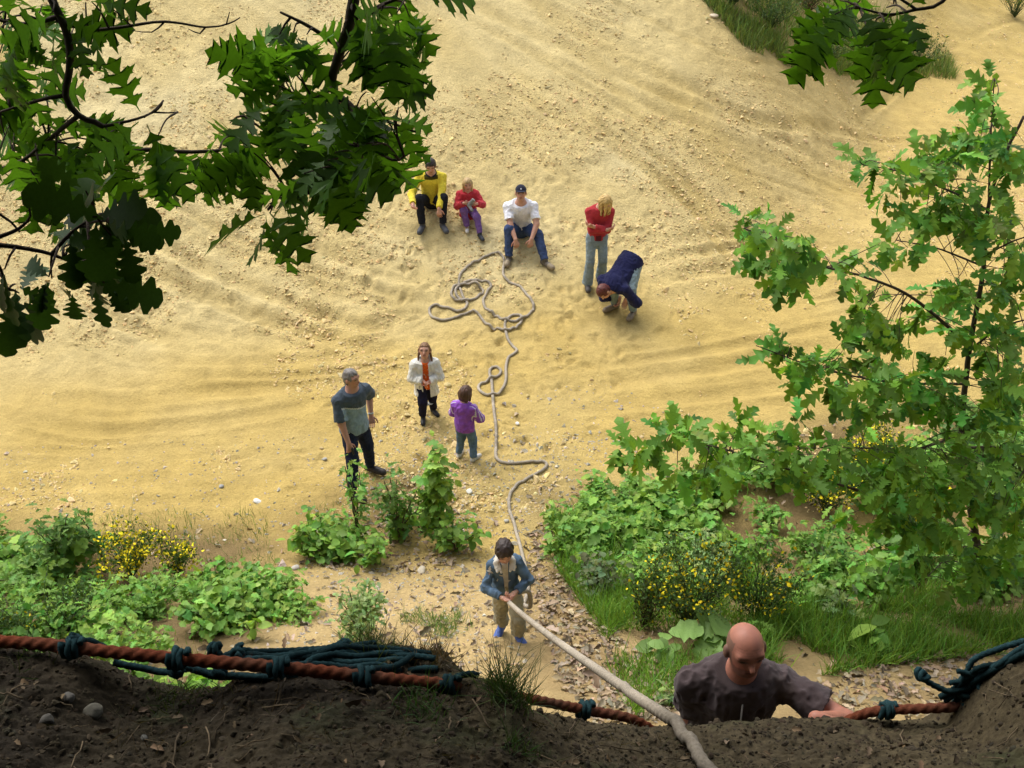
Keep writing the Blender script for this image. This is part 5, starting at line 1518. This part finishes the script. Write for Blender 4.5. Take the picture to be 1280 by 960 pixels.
broom('yellow-flowered broom in the top right corner', (1268, 22), 1.5, 0.9, 60, 300)
broom('dark green bush on top of the mound at the top', (915, 8), 1.0, 0.8, 60, 0)
broom('scrubby bush on the left flank of the mound at the top', (965, 35), 0.8, 0.7, 50, 0)
broom('low scrubby bush at the foot of the mound at the top right', (1030, 75), 0.6, 0.7, 44, 0)
broom('green scrubby bush at the right end of the mound', (1150, 85), 0.8, 0.7, 44, 12)
broom('brownish dry bush on the crest of the mound', (1010, 15), 0.9, 0.8, 50, 0, (0.10, 0.075, 0.035))
broom('small bush on the mound under the hanging oak leaves', (1090, 75), 0.9, 0.55, 34, 20)

# ------------------------------------------------------------------ climbing net on the bank: thick orange rope with green cords
net = thing('climbing_net', 'climbing net of thick orange rope and dark green cords along the bank', 'net', (0, 2.2, 6.0))
NO = np.array([0, 2.2, 6.0])
ORANGE = np.array((0.115, 0.032, 0.016)); CORD = np.array((0.015, 0.036, 0.040))
def lift(P, r):
    P = np.array(P, float)
    zz = bank(P[:, 0], P[:, 1]); P[:, 2] = np.maximum(P[:, 2], zz + r * 0.85); return P
def orange(pxs, r=0.0175):
    P = catmull([pt(*q) for q in pxs], 0.006)
    V, Fs = tube(P, r * (1 + 0.08 * fbm2(np.arange(len(P)) * 0.03, np.arange(len(P)) * 0.0 + r, 12, 2)), 15, 2 * math.pi / 0.105, 3, 0.22)
    dirt = np.clip(0.5 + 1.3 * fbm2(V[:, 0] * 7, V[:, 2] * 9, 5, 4), 0, 1)[:, None]
    mb = MB(); mb.add(V, Fs, ORANGE * (0.7 + 0.5 * dirt) + np.array((0.03, 0.028, 0.02)) * (1 - dirt))
    k = rng.integers(0, len(P), 900); hb = P[k] + rng.normal(0, 1, (900, 3)) * r * 0.6; d = hb - P[k] + rng.normal(0, .006, (900, 3))
    hv, hf, hc = scatter((BLADE_V, BLADE_F), frames(d, rng.normal(0, 1, (900, 3))) * np.array([0.0008, 0.013, 0.013])[None, None, :], hb, jitcol(ORANGE * 1.2, 900)); mb.add(hv, hf, hc); o = mb.build('rope', M_ROPE, net, origin=NO)
    return P
r1 = orange([(-120, 796, 2.12), (0, 802, 2.13), (60, 806, 2.13), (130, 814, 2.12), (220, 823, 2.12), (300, 830, 2.12), (370, 836, 2.14), (450, 845, 2.16), (510, 851, 2.18), (556, 855, 2.20), (572, 858, 2.22)])
r2 = orange([(628, 868, 2.30), (665, 874, 2.34), (700, 881, 2.38), (740, 889, 2.42), (790, 899, 2.44), (850, 926, 2.46), (960, 928, 2.50), (1040, 908, 2.50), (1090, 890, 2.47), (1150, 886, 2.44), (1220, 883, 2.42), (1300, 880, 2.40), (1420, 874, 2.38)], 0.0165)
def cord(P, r=0.010):
    P = catmull(P, 0.008); a_ = np.arange(len(P)) * 0.09 + rng.uniform(0, 50); e_ = np.sin(np.linspace(0, math.pi, len(P))) * 0.016
    P[:, 0] += e_ * noise2(a_, a_ * 0, 7); P[:, 1] += e_ * noise2(a_, a_ * 0 + 9, 7); P[:, 2] += e_ * noise2(a_ * .7, a_ * 0 + 5, 7)
    V, Fs = tube(P, r, 10, 2 * math.pi / 0.065, 3, 0.28)
    mb = MB(); mb.add(V, Fs, CORD * rng.uniform(.6, 1.3) * (1 + 0.4 * fbm2(V[:, 0] * 20, V[:, 1] * 20, 6, 3))[:, None]); mb.build('cord', M_ROPE, net, origin=NO)
def knot(c, r=0.024, turns=3, ax=np.array([1.0, 0, -0.1])):
    ax = nrm(ax); u = nrm(np.cross(ax, [0, 1.0, 0.2])); v = np.cross(ax, u)
    th = np.linspace(0, 2 * math.pi * turns, 14 * turns)
    P = c + (np.cos(th)[:, None] * u + np.sin(th)[:, None] * v) * r + ax * (np.linspace(-.5, .5, len(th)) * 0.017 * turns)[:, None]
    P += np.stack([noise2(th * .8, th * 0 + i_, 15) for i_ in rng.uniform(0, 99, 3)], -1) * 0.005
    V, Fs = tube(P, 0.0090, 9, 2 * math.pi / 0.05, 3, 0.28)
    mb = MB(); mb.add(V, Fs, CORD * rng.uniform(.8, 1.5)); mb.build('knot', M_ROPE, net, origin=NO)
for px in (92, 222, 349, 455, 562):
    k = int(np.argmin([abs(project(*q)[0] - px) for q in r1])); knot(r1[k], 0.025, 3)
for px in (732, 1108, 1210):
    k = int(np.argmin([abs(project(*q)[0] - px) for q in r2])); knot(r2[k], 0.025, 3)
# green meshes lying over the hump behind the rope
def c_px(L, dz=0.0): return lift([pt(*q) for q in L], 0.010) + np.array([0, 0, dz])
cord(c_px([(222, 824, 2.16), (260, 828, 2.20), (300, 816, 2.24), (340, 812, 2.28), (395, 809, 2.32), (430, 806, 2.34), (470, 804, 2.38)]))
cord(c_px([(262, 826, 2.20), (300, 822, 2.22), (345, 818, 2.26), (390, 816, 2.28), (440, 818, 2.30), (512, 818, 2.36)], .004))
cord(c_px([(300, 826, 2.2), (350, 825, 2.22), (400, 822, 2.26), (450, 824, 2.28), (480, 826, 2.3), (520, 829, 2.33)], .004))
cord(c_px([(349, 832, 2.18), (385, 830, 2.22), (430, 833, 2.24), (470, 838, 2.26), (515, 838, 2.28), (548, 846, 2.28)]))
cord(c_px([(340, 836, 2.18), (372, 822, 2.24), (405, 812, 2.3), (432, 804, 2.36)], .008))
cord(c_px([(455, 843, 2.18), (480, 834, 2.24), (500, 830, 2.28), (525, 820, 2.36)], .008))
cord(c_px([(562, 856, 2.21), (575, 844, 2.24), (590, 846, 2.26), (598, 858, 2.26)], .012))
cord(c_px([(140, 822, 2.14), (190, 832, 2.14), (230, 834, 2.14), (262, 838, 2.15), (300, 838, 2.15), (345, 842, 2.16)], -.02))
cord([pt(92, 812, 2.13), pt(110, 802, 2.15), pt(126, 806, 2.17), pt(140, 815, 2.15)])
for q in ((92, 801, 2.14), (268, 812, 2.18), (298, 815, 2.22), (430, 806, 2.34), (396, 817, 2.28), (220, 838, 2.13), (275, 842, 2.14)):
    knot(pt(*q), 0.014, 2, rng.normal(0, 1, 3))
cord(c_px([(300, 818, 2.24), (360, 824, 2.24), (420, 812, 2.30), (480, 812, 2.36), (540, 824, 2.36)], .006))
cord(c_px([(380, 834, 2.2), (400, 822, 2.26), (450, 812, 2.34), (500, 822, 2.34), (545, 838, 2.32)], .008))
cord(c_px([(240, 834, 2.15), (290, 846, 2.15), (340, 842, 2.18), (390, 840, 2.2), (440, 846, 2.2)], -.01))
# second heap of net at the right
for i, L in enumerate([[(1150, 846, 2.46), (1170, 856, 2.45), (1190, 860, 2.44), (1225, 858, 2.43), (1265, 852, 2.42), (1330, 846, 2.4)], [(1175, 872, 2.46), (1200, 858, 2.44), (1235, 846, 2.43), (1290, 838, 2.41)],
          [(1190, 884, 2.45), (1215, 872, 2.43), (1250, 866, 2.42), (1300, 862, 2.40)], [(1215, 840, 2.46), (1240, 834, 2.45), (1290, 828, 2.43)], [(1180, 880, 2.45), (1230, 880, 2.43), (1262, 876, 2.41), (1310, 872, 2.39)],
          [(1230, 856, 2.43), (1255, 846, 2.43), (1275, 828, 2.44)], [(1190, 868, 2.45), (1205, 848, 2.46), (1235, 828, 2.47), (1290, 815, 2.46)]]):
    cord(c_px(L, 0.004 * i), 0.010)
for i in range(9):
    y_ = rng.uniform(835, 880); cord(c_px([(1195 + rng.uniform(-15, 25), y_ + rng.uniform(0, 8), 2.45), (1225, y_ + rng.uniform(-10, 6), 2.44), (1255, y_ + rng.uniform(-14, 6), 2.43), (1300, y_ + rng.uniform(-20, 4), 2.42)], 0.002 * i), 0.0085)
for q in ((1151, 846, 2.45), (1228, 858, 2.42), (1262, 852, 2.41), (1206, 870, 2.43)): knot(pt(*q) + [0, 0, 0.01], 0.014, 2, rng.normal(0, 1, 3))
# ------------------------------------------------------------------ oaks
def whorls(branch_pts, blobs, r, per=(4, 7), twigmb=None, leaf=0.17, face=(0, -0.5, 0.8), down=0.45, twr=0.003, spreadY=0.25, jit=0.35):
    """clusters of leaves around photo positions, each joined by a twig to the nearest branch point"""
    B, D, U, S = [], [], [], []
    bp_ = np.asarray(branch_pts)
    for (px, py, Y, sx, sy, n) in blobs:
        for _ in range(n):
            c = pt(px + r.normal(0, sx * .6), py + r.normal(0, sy * .6), Y + r.normal(0, spreadY))
            k = int(np.argmin(np.linalg.norm(bp_ - c, axis=1))); b = bp_[k]
            L = np.linalg.norm(c - b)
            mid = (b + c) / 2 + r.normal(0, .04, 3) * min(1, L) + [0, 0, 0.06 * L]
            Q = catmull([b, mid, c], max(0.03, L / 6))
            if twigmb is not None: twigmb.add(*tube(Q, np.linspace(twr * 1.5, twr * .7, len(Q)), 4), col=np.array((0.055, 0.04, 0.03)) * r.uniform(.7, 1.3))
            out = nrm(c - b + [0, 0, -0.05])
            for _ in range(r.integers(*per)):
                d = nrm(out * 0.6 + r.normal(0, 0.7, 3) + [0, 0, -down])
                B.append(c + d * leaf * 0.12); D.append(d); U.append(np.array(face) + r.normal(0, jit, 3)); S.append(leaf * math.exp(r.normal(0, .2)))
    B, D, U, S = np.array(B), np.array(D), np.array(U), np.array(S)
    return B, frames(D, U) * S[:, None, None]
def leaf_objects(tree, B, M, tpl, mat, origin):
    me = leaf_meshes(tpl, mat)
    for b, m in zip(B, M):
        o = bpy.data.objects.new('leaf', me); COL.objects.link(o); o.parent = tree
        o.matrix_local = Matrix.Translation(Vector(b - origin)) @ Matrix(m.tolist()).to_4x4()
BARKC = np.array((0.07, 0.055, 0.04))
def limb(mb, P, r0, r1, step=0.05, sides=8, col=BARKC):
    Q = catmull(P, step); Q[1:-1] += rng.normal(0, 0.12 * r1, Q[1:-1].shape)
    mb.add(*tube(Q, np.linspace(r0, r1, len(Q)), sides), col=col); return Q

# --- young red oak at the right
rr = np.random.default_rng(21)
base = gp(1222, 724)
Y0 = base[1]
oak = thing('young_oak_tree', 'young oak tree with spreading leafy branches at the right edge', 'tree', base)
tb = MB(); lb = MB(); tw = MB()
tr = limb(tb, [base - [0, 0, .1], pt(1222, 690, Y0 - .05), pt(1203, 560, Y0 - .1), pt(1210, 450, Y0), pt(1228, 345, Y0 + .05), pt(1236, 255, Y0 + .1), pt(1258, 190, Y0 + .1), pt(1280, 145, Y0 + .1)], 0.045, 0.012)
paths = [([(1236, 255, Y0 + .1), (1238, 180, Y0 + .05), (1243, 98, Y0)], .012, .004),
 ([(1212, 432, Y0), (1140, 372, Y0 - .2), (1080, 346, Y0 - .35), (1020, 330, Y0 - .5), (965, 300, Y0 - .55), (930, 285, Y0 - .6)], .018, .005),
 ([(1234, 262, Y0 + .1), (1190, 240, Y0), (1130, 216, Y0 - .2), (1078, 206, Y0 - .25)], .012, .004),
 ([(1208, 600, Y0 - .1), (1160, 640, Y0 - .4), (1115, 628, Y0 - .55), (1050, 606, Y0 - .7), (955, 578, Y0 - .8), (880, 556, Y0 - .8), (790, 556, Y0 - .8)], .020, .004),
 ([(1204, 480, Y0 - .05), (1120, 478, Y0 - .3), (1030, 462, Y0 - .5), (945, 432, Y0 - .6)], .014, .004),
 ([(1205, 540, Y0 - .1), (1150, 560, Y0 - .5), (1080, 560, Y0 - .8), (1000, 560, Y0 - .9)], .013, .004),
 ([(1210, 440, Y0), (1250, 410, Y0 - .1), (1300, 395, Y0 - .2)], .014, .006), ([(1204, 560, Y0 - .1), (1250, 560, Y0 - .4), (1300, 580, Y0 - .6)], .016, .006),
 ([(1222, 330, Y0 + .05), (1170, 310, Y0 - .2), (1120, 300, Y0 - .3)], .01, .004), ([(1218, 660, Y0 - .05), (1190, 690, Y0 - .4), (1160, 720, Y0 - .6)], .012, .005),
 ([(1230, 320, Y0), (1270, 300, Y0 - .2), (1310, 290, Y0 - .3)], .01, .004)]
pts_ = [tr]
for P, a, b in paths: pts_.append(limb(lb, [pt(*q) for q in P], a, b))
pts_ = np.vstack(pts_)
d = Y0 - 7.6
BL = [(1240, 110, 7.7, 14, 22, 4), (1215, 165, 7.6, 30, 25, 6), (1265, 200, 7.6, 25, 35, 8), (1180, 205, 7.5, 40, 22, 8), (1105, 212, 7.3, 35, 16, 7), (1150, 250, 7.5, 30, 20, 5), (1200, 280, 7.5, 40, 35, 10), (1262, 300, 7.6, 25, 40, 10),
 (1130, 300, 7.4, 25, 18, 4), (950, 290, 7.0, 26, 22, 8), (985, 322, 7.0, 35, 26, 12), (1005, 350, 7.1, 28, 18, 6), (1090, 335, 7.2, 25, 14, 3), (1070, 390, 7.2, 26, 16, 4), (960, 432, 7.0, 22, 12, 4), (1010, 458, 7.1, 30, 18, 6),
 (1065, 440, 7.2, 35, 28, 8), (1130, 400, 7.3, 40, 35, 9), (1190, 380, 7.5, 40, 40, 12), (1255, 400, 7.5, 30, 50, 14), (1095, 490, 7.0, 45, 30, 12), (1170, 480, 7.2, 50, 40, 16), (1250, 500, 7.2, 35, 50, 18),
 (795, 556, 6.8, 26, 16, 7), (850, 545, 6.8, 30, 18, 9), (915, 560, 6.8, 40, 26, 14), (985, 568, 6.8, 45, 28, 16), (885, 592, 6.8, 35, 12, 5), (1060, 590, 6.8, 50, 30, 14), (1130, 580, 6.8, 50, 40, 18), (1210, 590, 6.9, 50, 50, 26),
 (1262, 630, 6.9, 30, 60, 18), (1150, 655, 6.8, 40, 28, 13), (1085, 640, 6.8, 30, 16, 4), (1225, 700, 6.8, 45, 30, 16)]
B, M = whorls(pts_, [(a, b, c + d, e, f, int(n * (1.35 if a > 1100 else 1.2) + .5)) for a, b, c, e, f, n in BL], rr, (4, 8), tw, 0.185, (0.0, -0.35, 0.9), 0.30, 0.003, 0.28, 0.4)
order = np.argsort(B[:, 1] + rr.normal(0, .25, len(B)))
big, rest = order[:300], order[300:]
leaf_objects(oak, B[big], M[big], OAK_LOW, M_TREELEAF, base)
V, Fs, C = scatter(OAK_LOW, M[rest], B[rest], jitcol((0.14, 0.30, 0.042), len(rest), rr, 0.3, 0.2))
mb = MB(); mb.add(V, Fs, C); tag(mb.build('foliage', M_LEAF, oak, origin=base), kind='stuff')
tb.build('trunk', M_BARK, oak, origin=base); lb.build('limbs', M_BARK, oak, origin=base); tag(tw.build('twigs', M_BARK, oak, origin=base), kind='stuff')

# --- tall oaks on the bank whose boughs hang into view and shade the bank
def crown(center, n, r, keep):
    """leaf positions on a thick shell above and around the bank, outside the view"""
    out = []
    while len(out) < n:
        m = 20000
        az = r.uniform(-math.pi, math.pi, m); se = r.uniform(-0.35, 1, m)
        el = np.arcsin(se); rad = np.where((np.cos(az) > 0.2) & (el < math.radians(34)), r.uniform(2.6, 3.9, m), r.uniform(2.6, 6.2, m))
        P = np.stack([np.sin(az) * np.cos(el) * rad, np.cos(az) * np.cos(el) * rad * 0.95, CAMZ + np.sin(el) * rad], -1)
        rad = np.where((np.cos(az) > 0.2) & (el < math.radians(24)), r.uniform(1.9, 2.8, m), rad)
        P = np.stack([np.sin(az) * np.cos(el) * rad, np.cos(az) * np.cos(el) * rad * 0.95, CAMZ + np.sin(el) * rad], -1)
        front = np.cos(az) > 0.35
        ok = (el > np.where(front, math.radians(-9), math.radians(-20)))
        px, py, dep = project(P[:, 0], P[:, 1], P[:, 2])
        mg = 0.5 * FPX / np.maximum(dep, 0.3)
        inview = (dep > 0) & (px > -mg) & (px < 1280 + mg) & (py > -mg) & (py < 960 + mg)
        ok &= ~inview
        ok &= P[:, 2] > T(P[:, 0], P[:, 1]) + 0.6
        out.extend(P[ok].tolist())
    return np.array(out[:n])
TREES = [('oak_tree', 'oak tree above the camera whose leafy bough hangs in at the top left', np.array([-3.0, -1.4])),
         ('oak_tree', 'oak tree whose pointed leaves dip in at the top right', np.array([3.1, -1.2])),
         ('oak_tree', 'oak tree with round-lobed leaves hanging in at the left edge', np.array([-4.2, 0.9]))]
roots = []
for nm, lab, xy in TREES:
    z = float(T(xy[0], xy[1])) if abs(xy[0]) > 5 else bz(xy[0], xy[1])
    roots.append((thing(nm, lab, 'tree', (xy[0], xy[1], z - 0.1)), np.array([xy[0], xy[1], z - 0.1])))
rc = np.random.default_rng(31)
CP = crown(None, 36000, rc, None)
own = np.argmin(np.stack([np.hypot(CP[:, 0] - q[0] * 1.0, CP[:, 1] - q[1]) for _, q in roots], -1), 1)
CAN = leaf_template([(0, .02), (.35, .28), (.75, .30), (1, 0)], .15, .2)
for i, (root, o0) in enumerate(roots):
    P = CP[own == i]; n = len(P)
    dd = np.stack([rc.normal(0, 1, n), rc.normal(0, 1, n), rc.normal(-.5, .4, n)], -1)
    MM = frames(dd, np.stack([rc.normal(0, .6, n), rc.normal(0, .6, n), np.ones(n)], -1)) * (0.37 * np.exp(rc.normal(0, .15, n)))[:, None, None]
    V, Fs, C = scatter(CAN, MM, P, jitcol((0.04, 0.10, 0.02), n, rc)); mb = MB(); mb.add(V, Fs, C)
    tag(mb.build('foliage', M_CANOPY, root, origin=o0), kind='stuff')
    tb = MB(); top = o0 + np.array([0.2 * (1 - i), 0.4, 6.0])
    limb(tb, [o0 - [0, 0, .3], o0 + [0.05, 0, 2.0], o0 + [0, .15, 4.0], top], 0.20, 0.10, 0.15, 10); tb.build('trunk', M_BARK, root, origin=o0)
    lb = MB()
    for k in range(7):
        a = rc.uniform(0, 6.28); st = o0 + (top - o0) * rc.uniform(.5, 1.0)
        e = st + [math.cos(a) * 2.4, math.sin(a) * 2.0, rc.uniform(.4, 1.6)]
        px, py, dep = project(*e)
        if dep > 0 and -150 < px < 1430 and py > -90: continue
        limb(lb, [st, (st + e) / 2 + [0, 0, .25], e], 0.06, 0.015, 0.1, 6)
    roots[i] = (root, o0, lb, top)

def bough(idx, feeds, paths, blobs, tpl, mat, leaf, per, seed, face=(0, -0.75, 0.55), down=0.55, sY=0.12, jit=0.35):
    root, o0, lb, top = roots[idx]
    r = np.random.default_rng(seed); tw = MB(); pts_ = []
    for f in feeds: limb(lb, f, 0.05, 0.012, 0.08, 7)
    for P, a, b in paths: pts_.append(limb(lb, [pt(*q) for q in P], a, b, 0.03, 7))
    B, M = whorls(np.vstack(pts_), blobs, r, per, tw, leaf, face, down, 0.0024, sY, jit)
    leaf_objects(root, B, M, tpl, mat, o0)
    tag(tw.build('twigs', M_BARK, root, origin=o0), kind='stuff')
    return len(B)
# bough across the top left and the big hanging spray in the middle
Yc = 2.75
n0 = bough(0, [[roots[0][3] - [0, 0, 1.8], np.array([-1.8, .8, 9.6]), pt(452, -60, Yc)], [roots[0][3] - [0, 0, 2.2], np.array([-2.4, 1.2, 9.4]), pt(40, -60, Yc)]],
  [([(452, -60, Yc), (437, 27, Yc), (426, 60, Yc), (415, 110, Yc + .05), (438, 133, Yc), (445, 170, Yc - .05), (451, 211, Yc - .1), (431, 236, Yc - .1), (395, 242, Yc - .1), (358, 238, Yc - .1), (335, 262, Yc - .1)], .016, .004),
   ([(426, 60, Yc), (390, 35, Yc), (350, 15, Yc)], .007, .003), ([(415, 110, Yc), (370, 140, Yc), (340, 165, Yc), (305, 145, Yc)], .006, .003), ([(440, 133, Yc), (480, 150, Yc), (520, 165, Yc)], .006, .003),
   ([(445, 170, Yc), (490, 200, Yc - .1), (505, 195, Yc - .1)], .006, .003), ([(437, 27, Yc), (480, 5, Yc), (520, -10, Yc)], .007, .003),
   ([(40, -60, Yc), (70, 10, Yc), (85, 46, Yc), (87, 87, Yc), (82, 119, Yc), (98, 144, Yc), (128, 158, Yc), (147, 190, Yc), (183, 187, Yc), (240, 190, Yc), (310, 185, Yc)], .012, .004),
   ([(128, 158, Yc), (170, 149, Yc), (197, 137, Yc), (204, 126, Yc)], .005, .0018), ([(190, 140, Yc), (210, 141, Yc), (222, 140, Yc)], .003, .0015),
   ([(70, 25, Yc), (110, 37, Yc), (151, 34, Yc), (206, 27, Yc), (257, 34, Yc), (285, 30, Yc), (300, 22, Yc)], .0055, .0016), ([(206, 27, Yc), (190, 40, Yc), (165, 38, Yc)], .0025, .001), ([(257, 34, Yc), (250, 42, Yc), (235, 36, Yc)], .0025, .001), ([(283, 30, Yc), (287, 15, Yc)], .002, .001),
   ([(82, 119, Yc), (50, 125, Yc), (0, 140, Yc)], .006, .003), ([(98, 144, Yc), (60, 175, Yc + .1), (20, 205, Yc + .1), (-30, 215, Yc + .1)], .007, .004), ([(75, 20, Yc), (30, 30, Yc), (-20, 20, Yc)], .007, .004)],
  [(370, 40, Yc, 28, 20, 4), (365, 85, Yc, 26, 26, 5), (352, 130, Yc, 24, 24, 5), (400, 150, Yc, 26, 30, 5), (440, 20, Yc, 30, 14, 4), (495, 10, Yc, 26, 16, 6), (470, 55, Yc, 26, 12, 3), (495, 140, Yc, 26, 14, 5), (440, 188, Yc - .1, 30, 22, 6),
   (462, 176, Yc - .1, 22, 16, 5), (490, 168, Yc - .1, 10, 10, 2), (405, 215, Yc - .1, 24, 16, 4), (460, 110, Yc, 26, 20, 2), (375, 185, Yc, 20, 18, 1), (335, 265, Yc - .1, 10, 10, 2), (345, 250, Yc - .1, 12, 8, 1),
   (300, 165, Yc, 18, 14, 4), (280, 195, Yc, 16, 12, 2), (225, 185, Yc, 20, 12, 3), (195, 165, Yc, 18, 12, 2), (322, 195, Yc, 14, 10, 2), (150, 165, Yc, 16, 14, 2),
   (20, 20, Yc, 34, 22, 9), (75, 30, Yc, 24, 20, 6), (110, 10, Yc, 20, 12, 3), (15, 65, Yc, 18, 12, 3), (30, 130, Yc + .2, 26, 18, 4), (15, 180, Yc + .2, 26, 22, 6), (75, 165, Yc + .2, 30, 22, 5), (110, 195, Yc + .2, 22, 16, 4), (50, 225, Yc + .2, 30, 16, 5)],
  RED_OAK, M_OVER, 0.142, (2, 4), 41, jit=0.5)
# spray at the top right
n1 = bough(1, [[roots[1][3] - [0, 0, 1.8], np.array([2.2, 1.2, 9.2]), pt(1220, -50, Yc)]],
  [([(1220, -50, Yc), (1178, 2, Yc), (1145, 12, Yc), (1110, 18, Yc), (1075, 10, Yc)], .006, .0025), ([(1145, 12, Yc), (1120, -5, Yc), (1090, -20, Yc)], .004, .002)],
  [(1060, 8, Yc, 24, 8, 4), (1095, 38, Yc, 16, 12, 4), (1110, 12, Yc, 22, 10, 4), (1045, 18, Yc, 12, 8, 2)], RED_OAK, M_OVER, 0.145, (2, 3), 43)
# round-lobed oak leaves, nearer and darker, at the left edge
Ye = 2.0
n2 = bough(2, [[roots[2][3] - [0, 0, 3.0], np.array([-2.6, 1.6, 8.4]), pt(-120, 300, Ye)]],
  [([(-120, 300, Ye), (-20, 305, Ye), (35, 311, Ye), (65, 318, Ye), (95, 330, Ye)], .008, .003), ([(-10, 300, Ye), (25, 285, Ye), (38, 270, Ye), (36, 255, Ye)], .005, .002), ([(-60, 260, Ye), (0, 268, Ye), (25, 290, Ye)], .005, .002), ([(-20, 305, Ye), (0, 335, Ye), (10, 362, Ye)], .005, .002), ([(65, 318, Ye), (90, 290, Ye), (120, 270, Ye)], .005, .002)],
  [(130, 270, Ye, 22, 16, 5), (105, 300, Ye, 22, 18, 6), (150, 300, Ye, 16, 12, 3), (130, 345, Ye, 18, 12, 4), (100, 360, Ye, 18, 12, 3), (18, 362, Ye, 12, 14, 2), (8, 330, Ye, 10, 12, 2), (60, 345, Ye, 14, 8, 2), (120, 240, Ye, 14, 8, 2)],
  ENG_OAK, M_OVERD, 0.092, (2, 3), 47, down=0.35, sY=0.08)
print('LEAVES', n0, n1, n2)
for root, o0, lb, top in roots: lb.build('limbs', M_BARK, root, origin=o0)
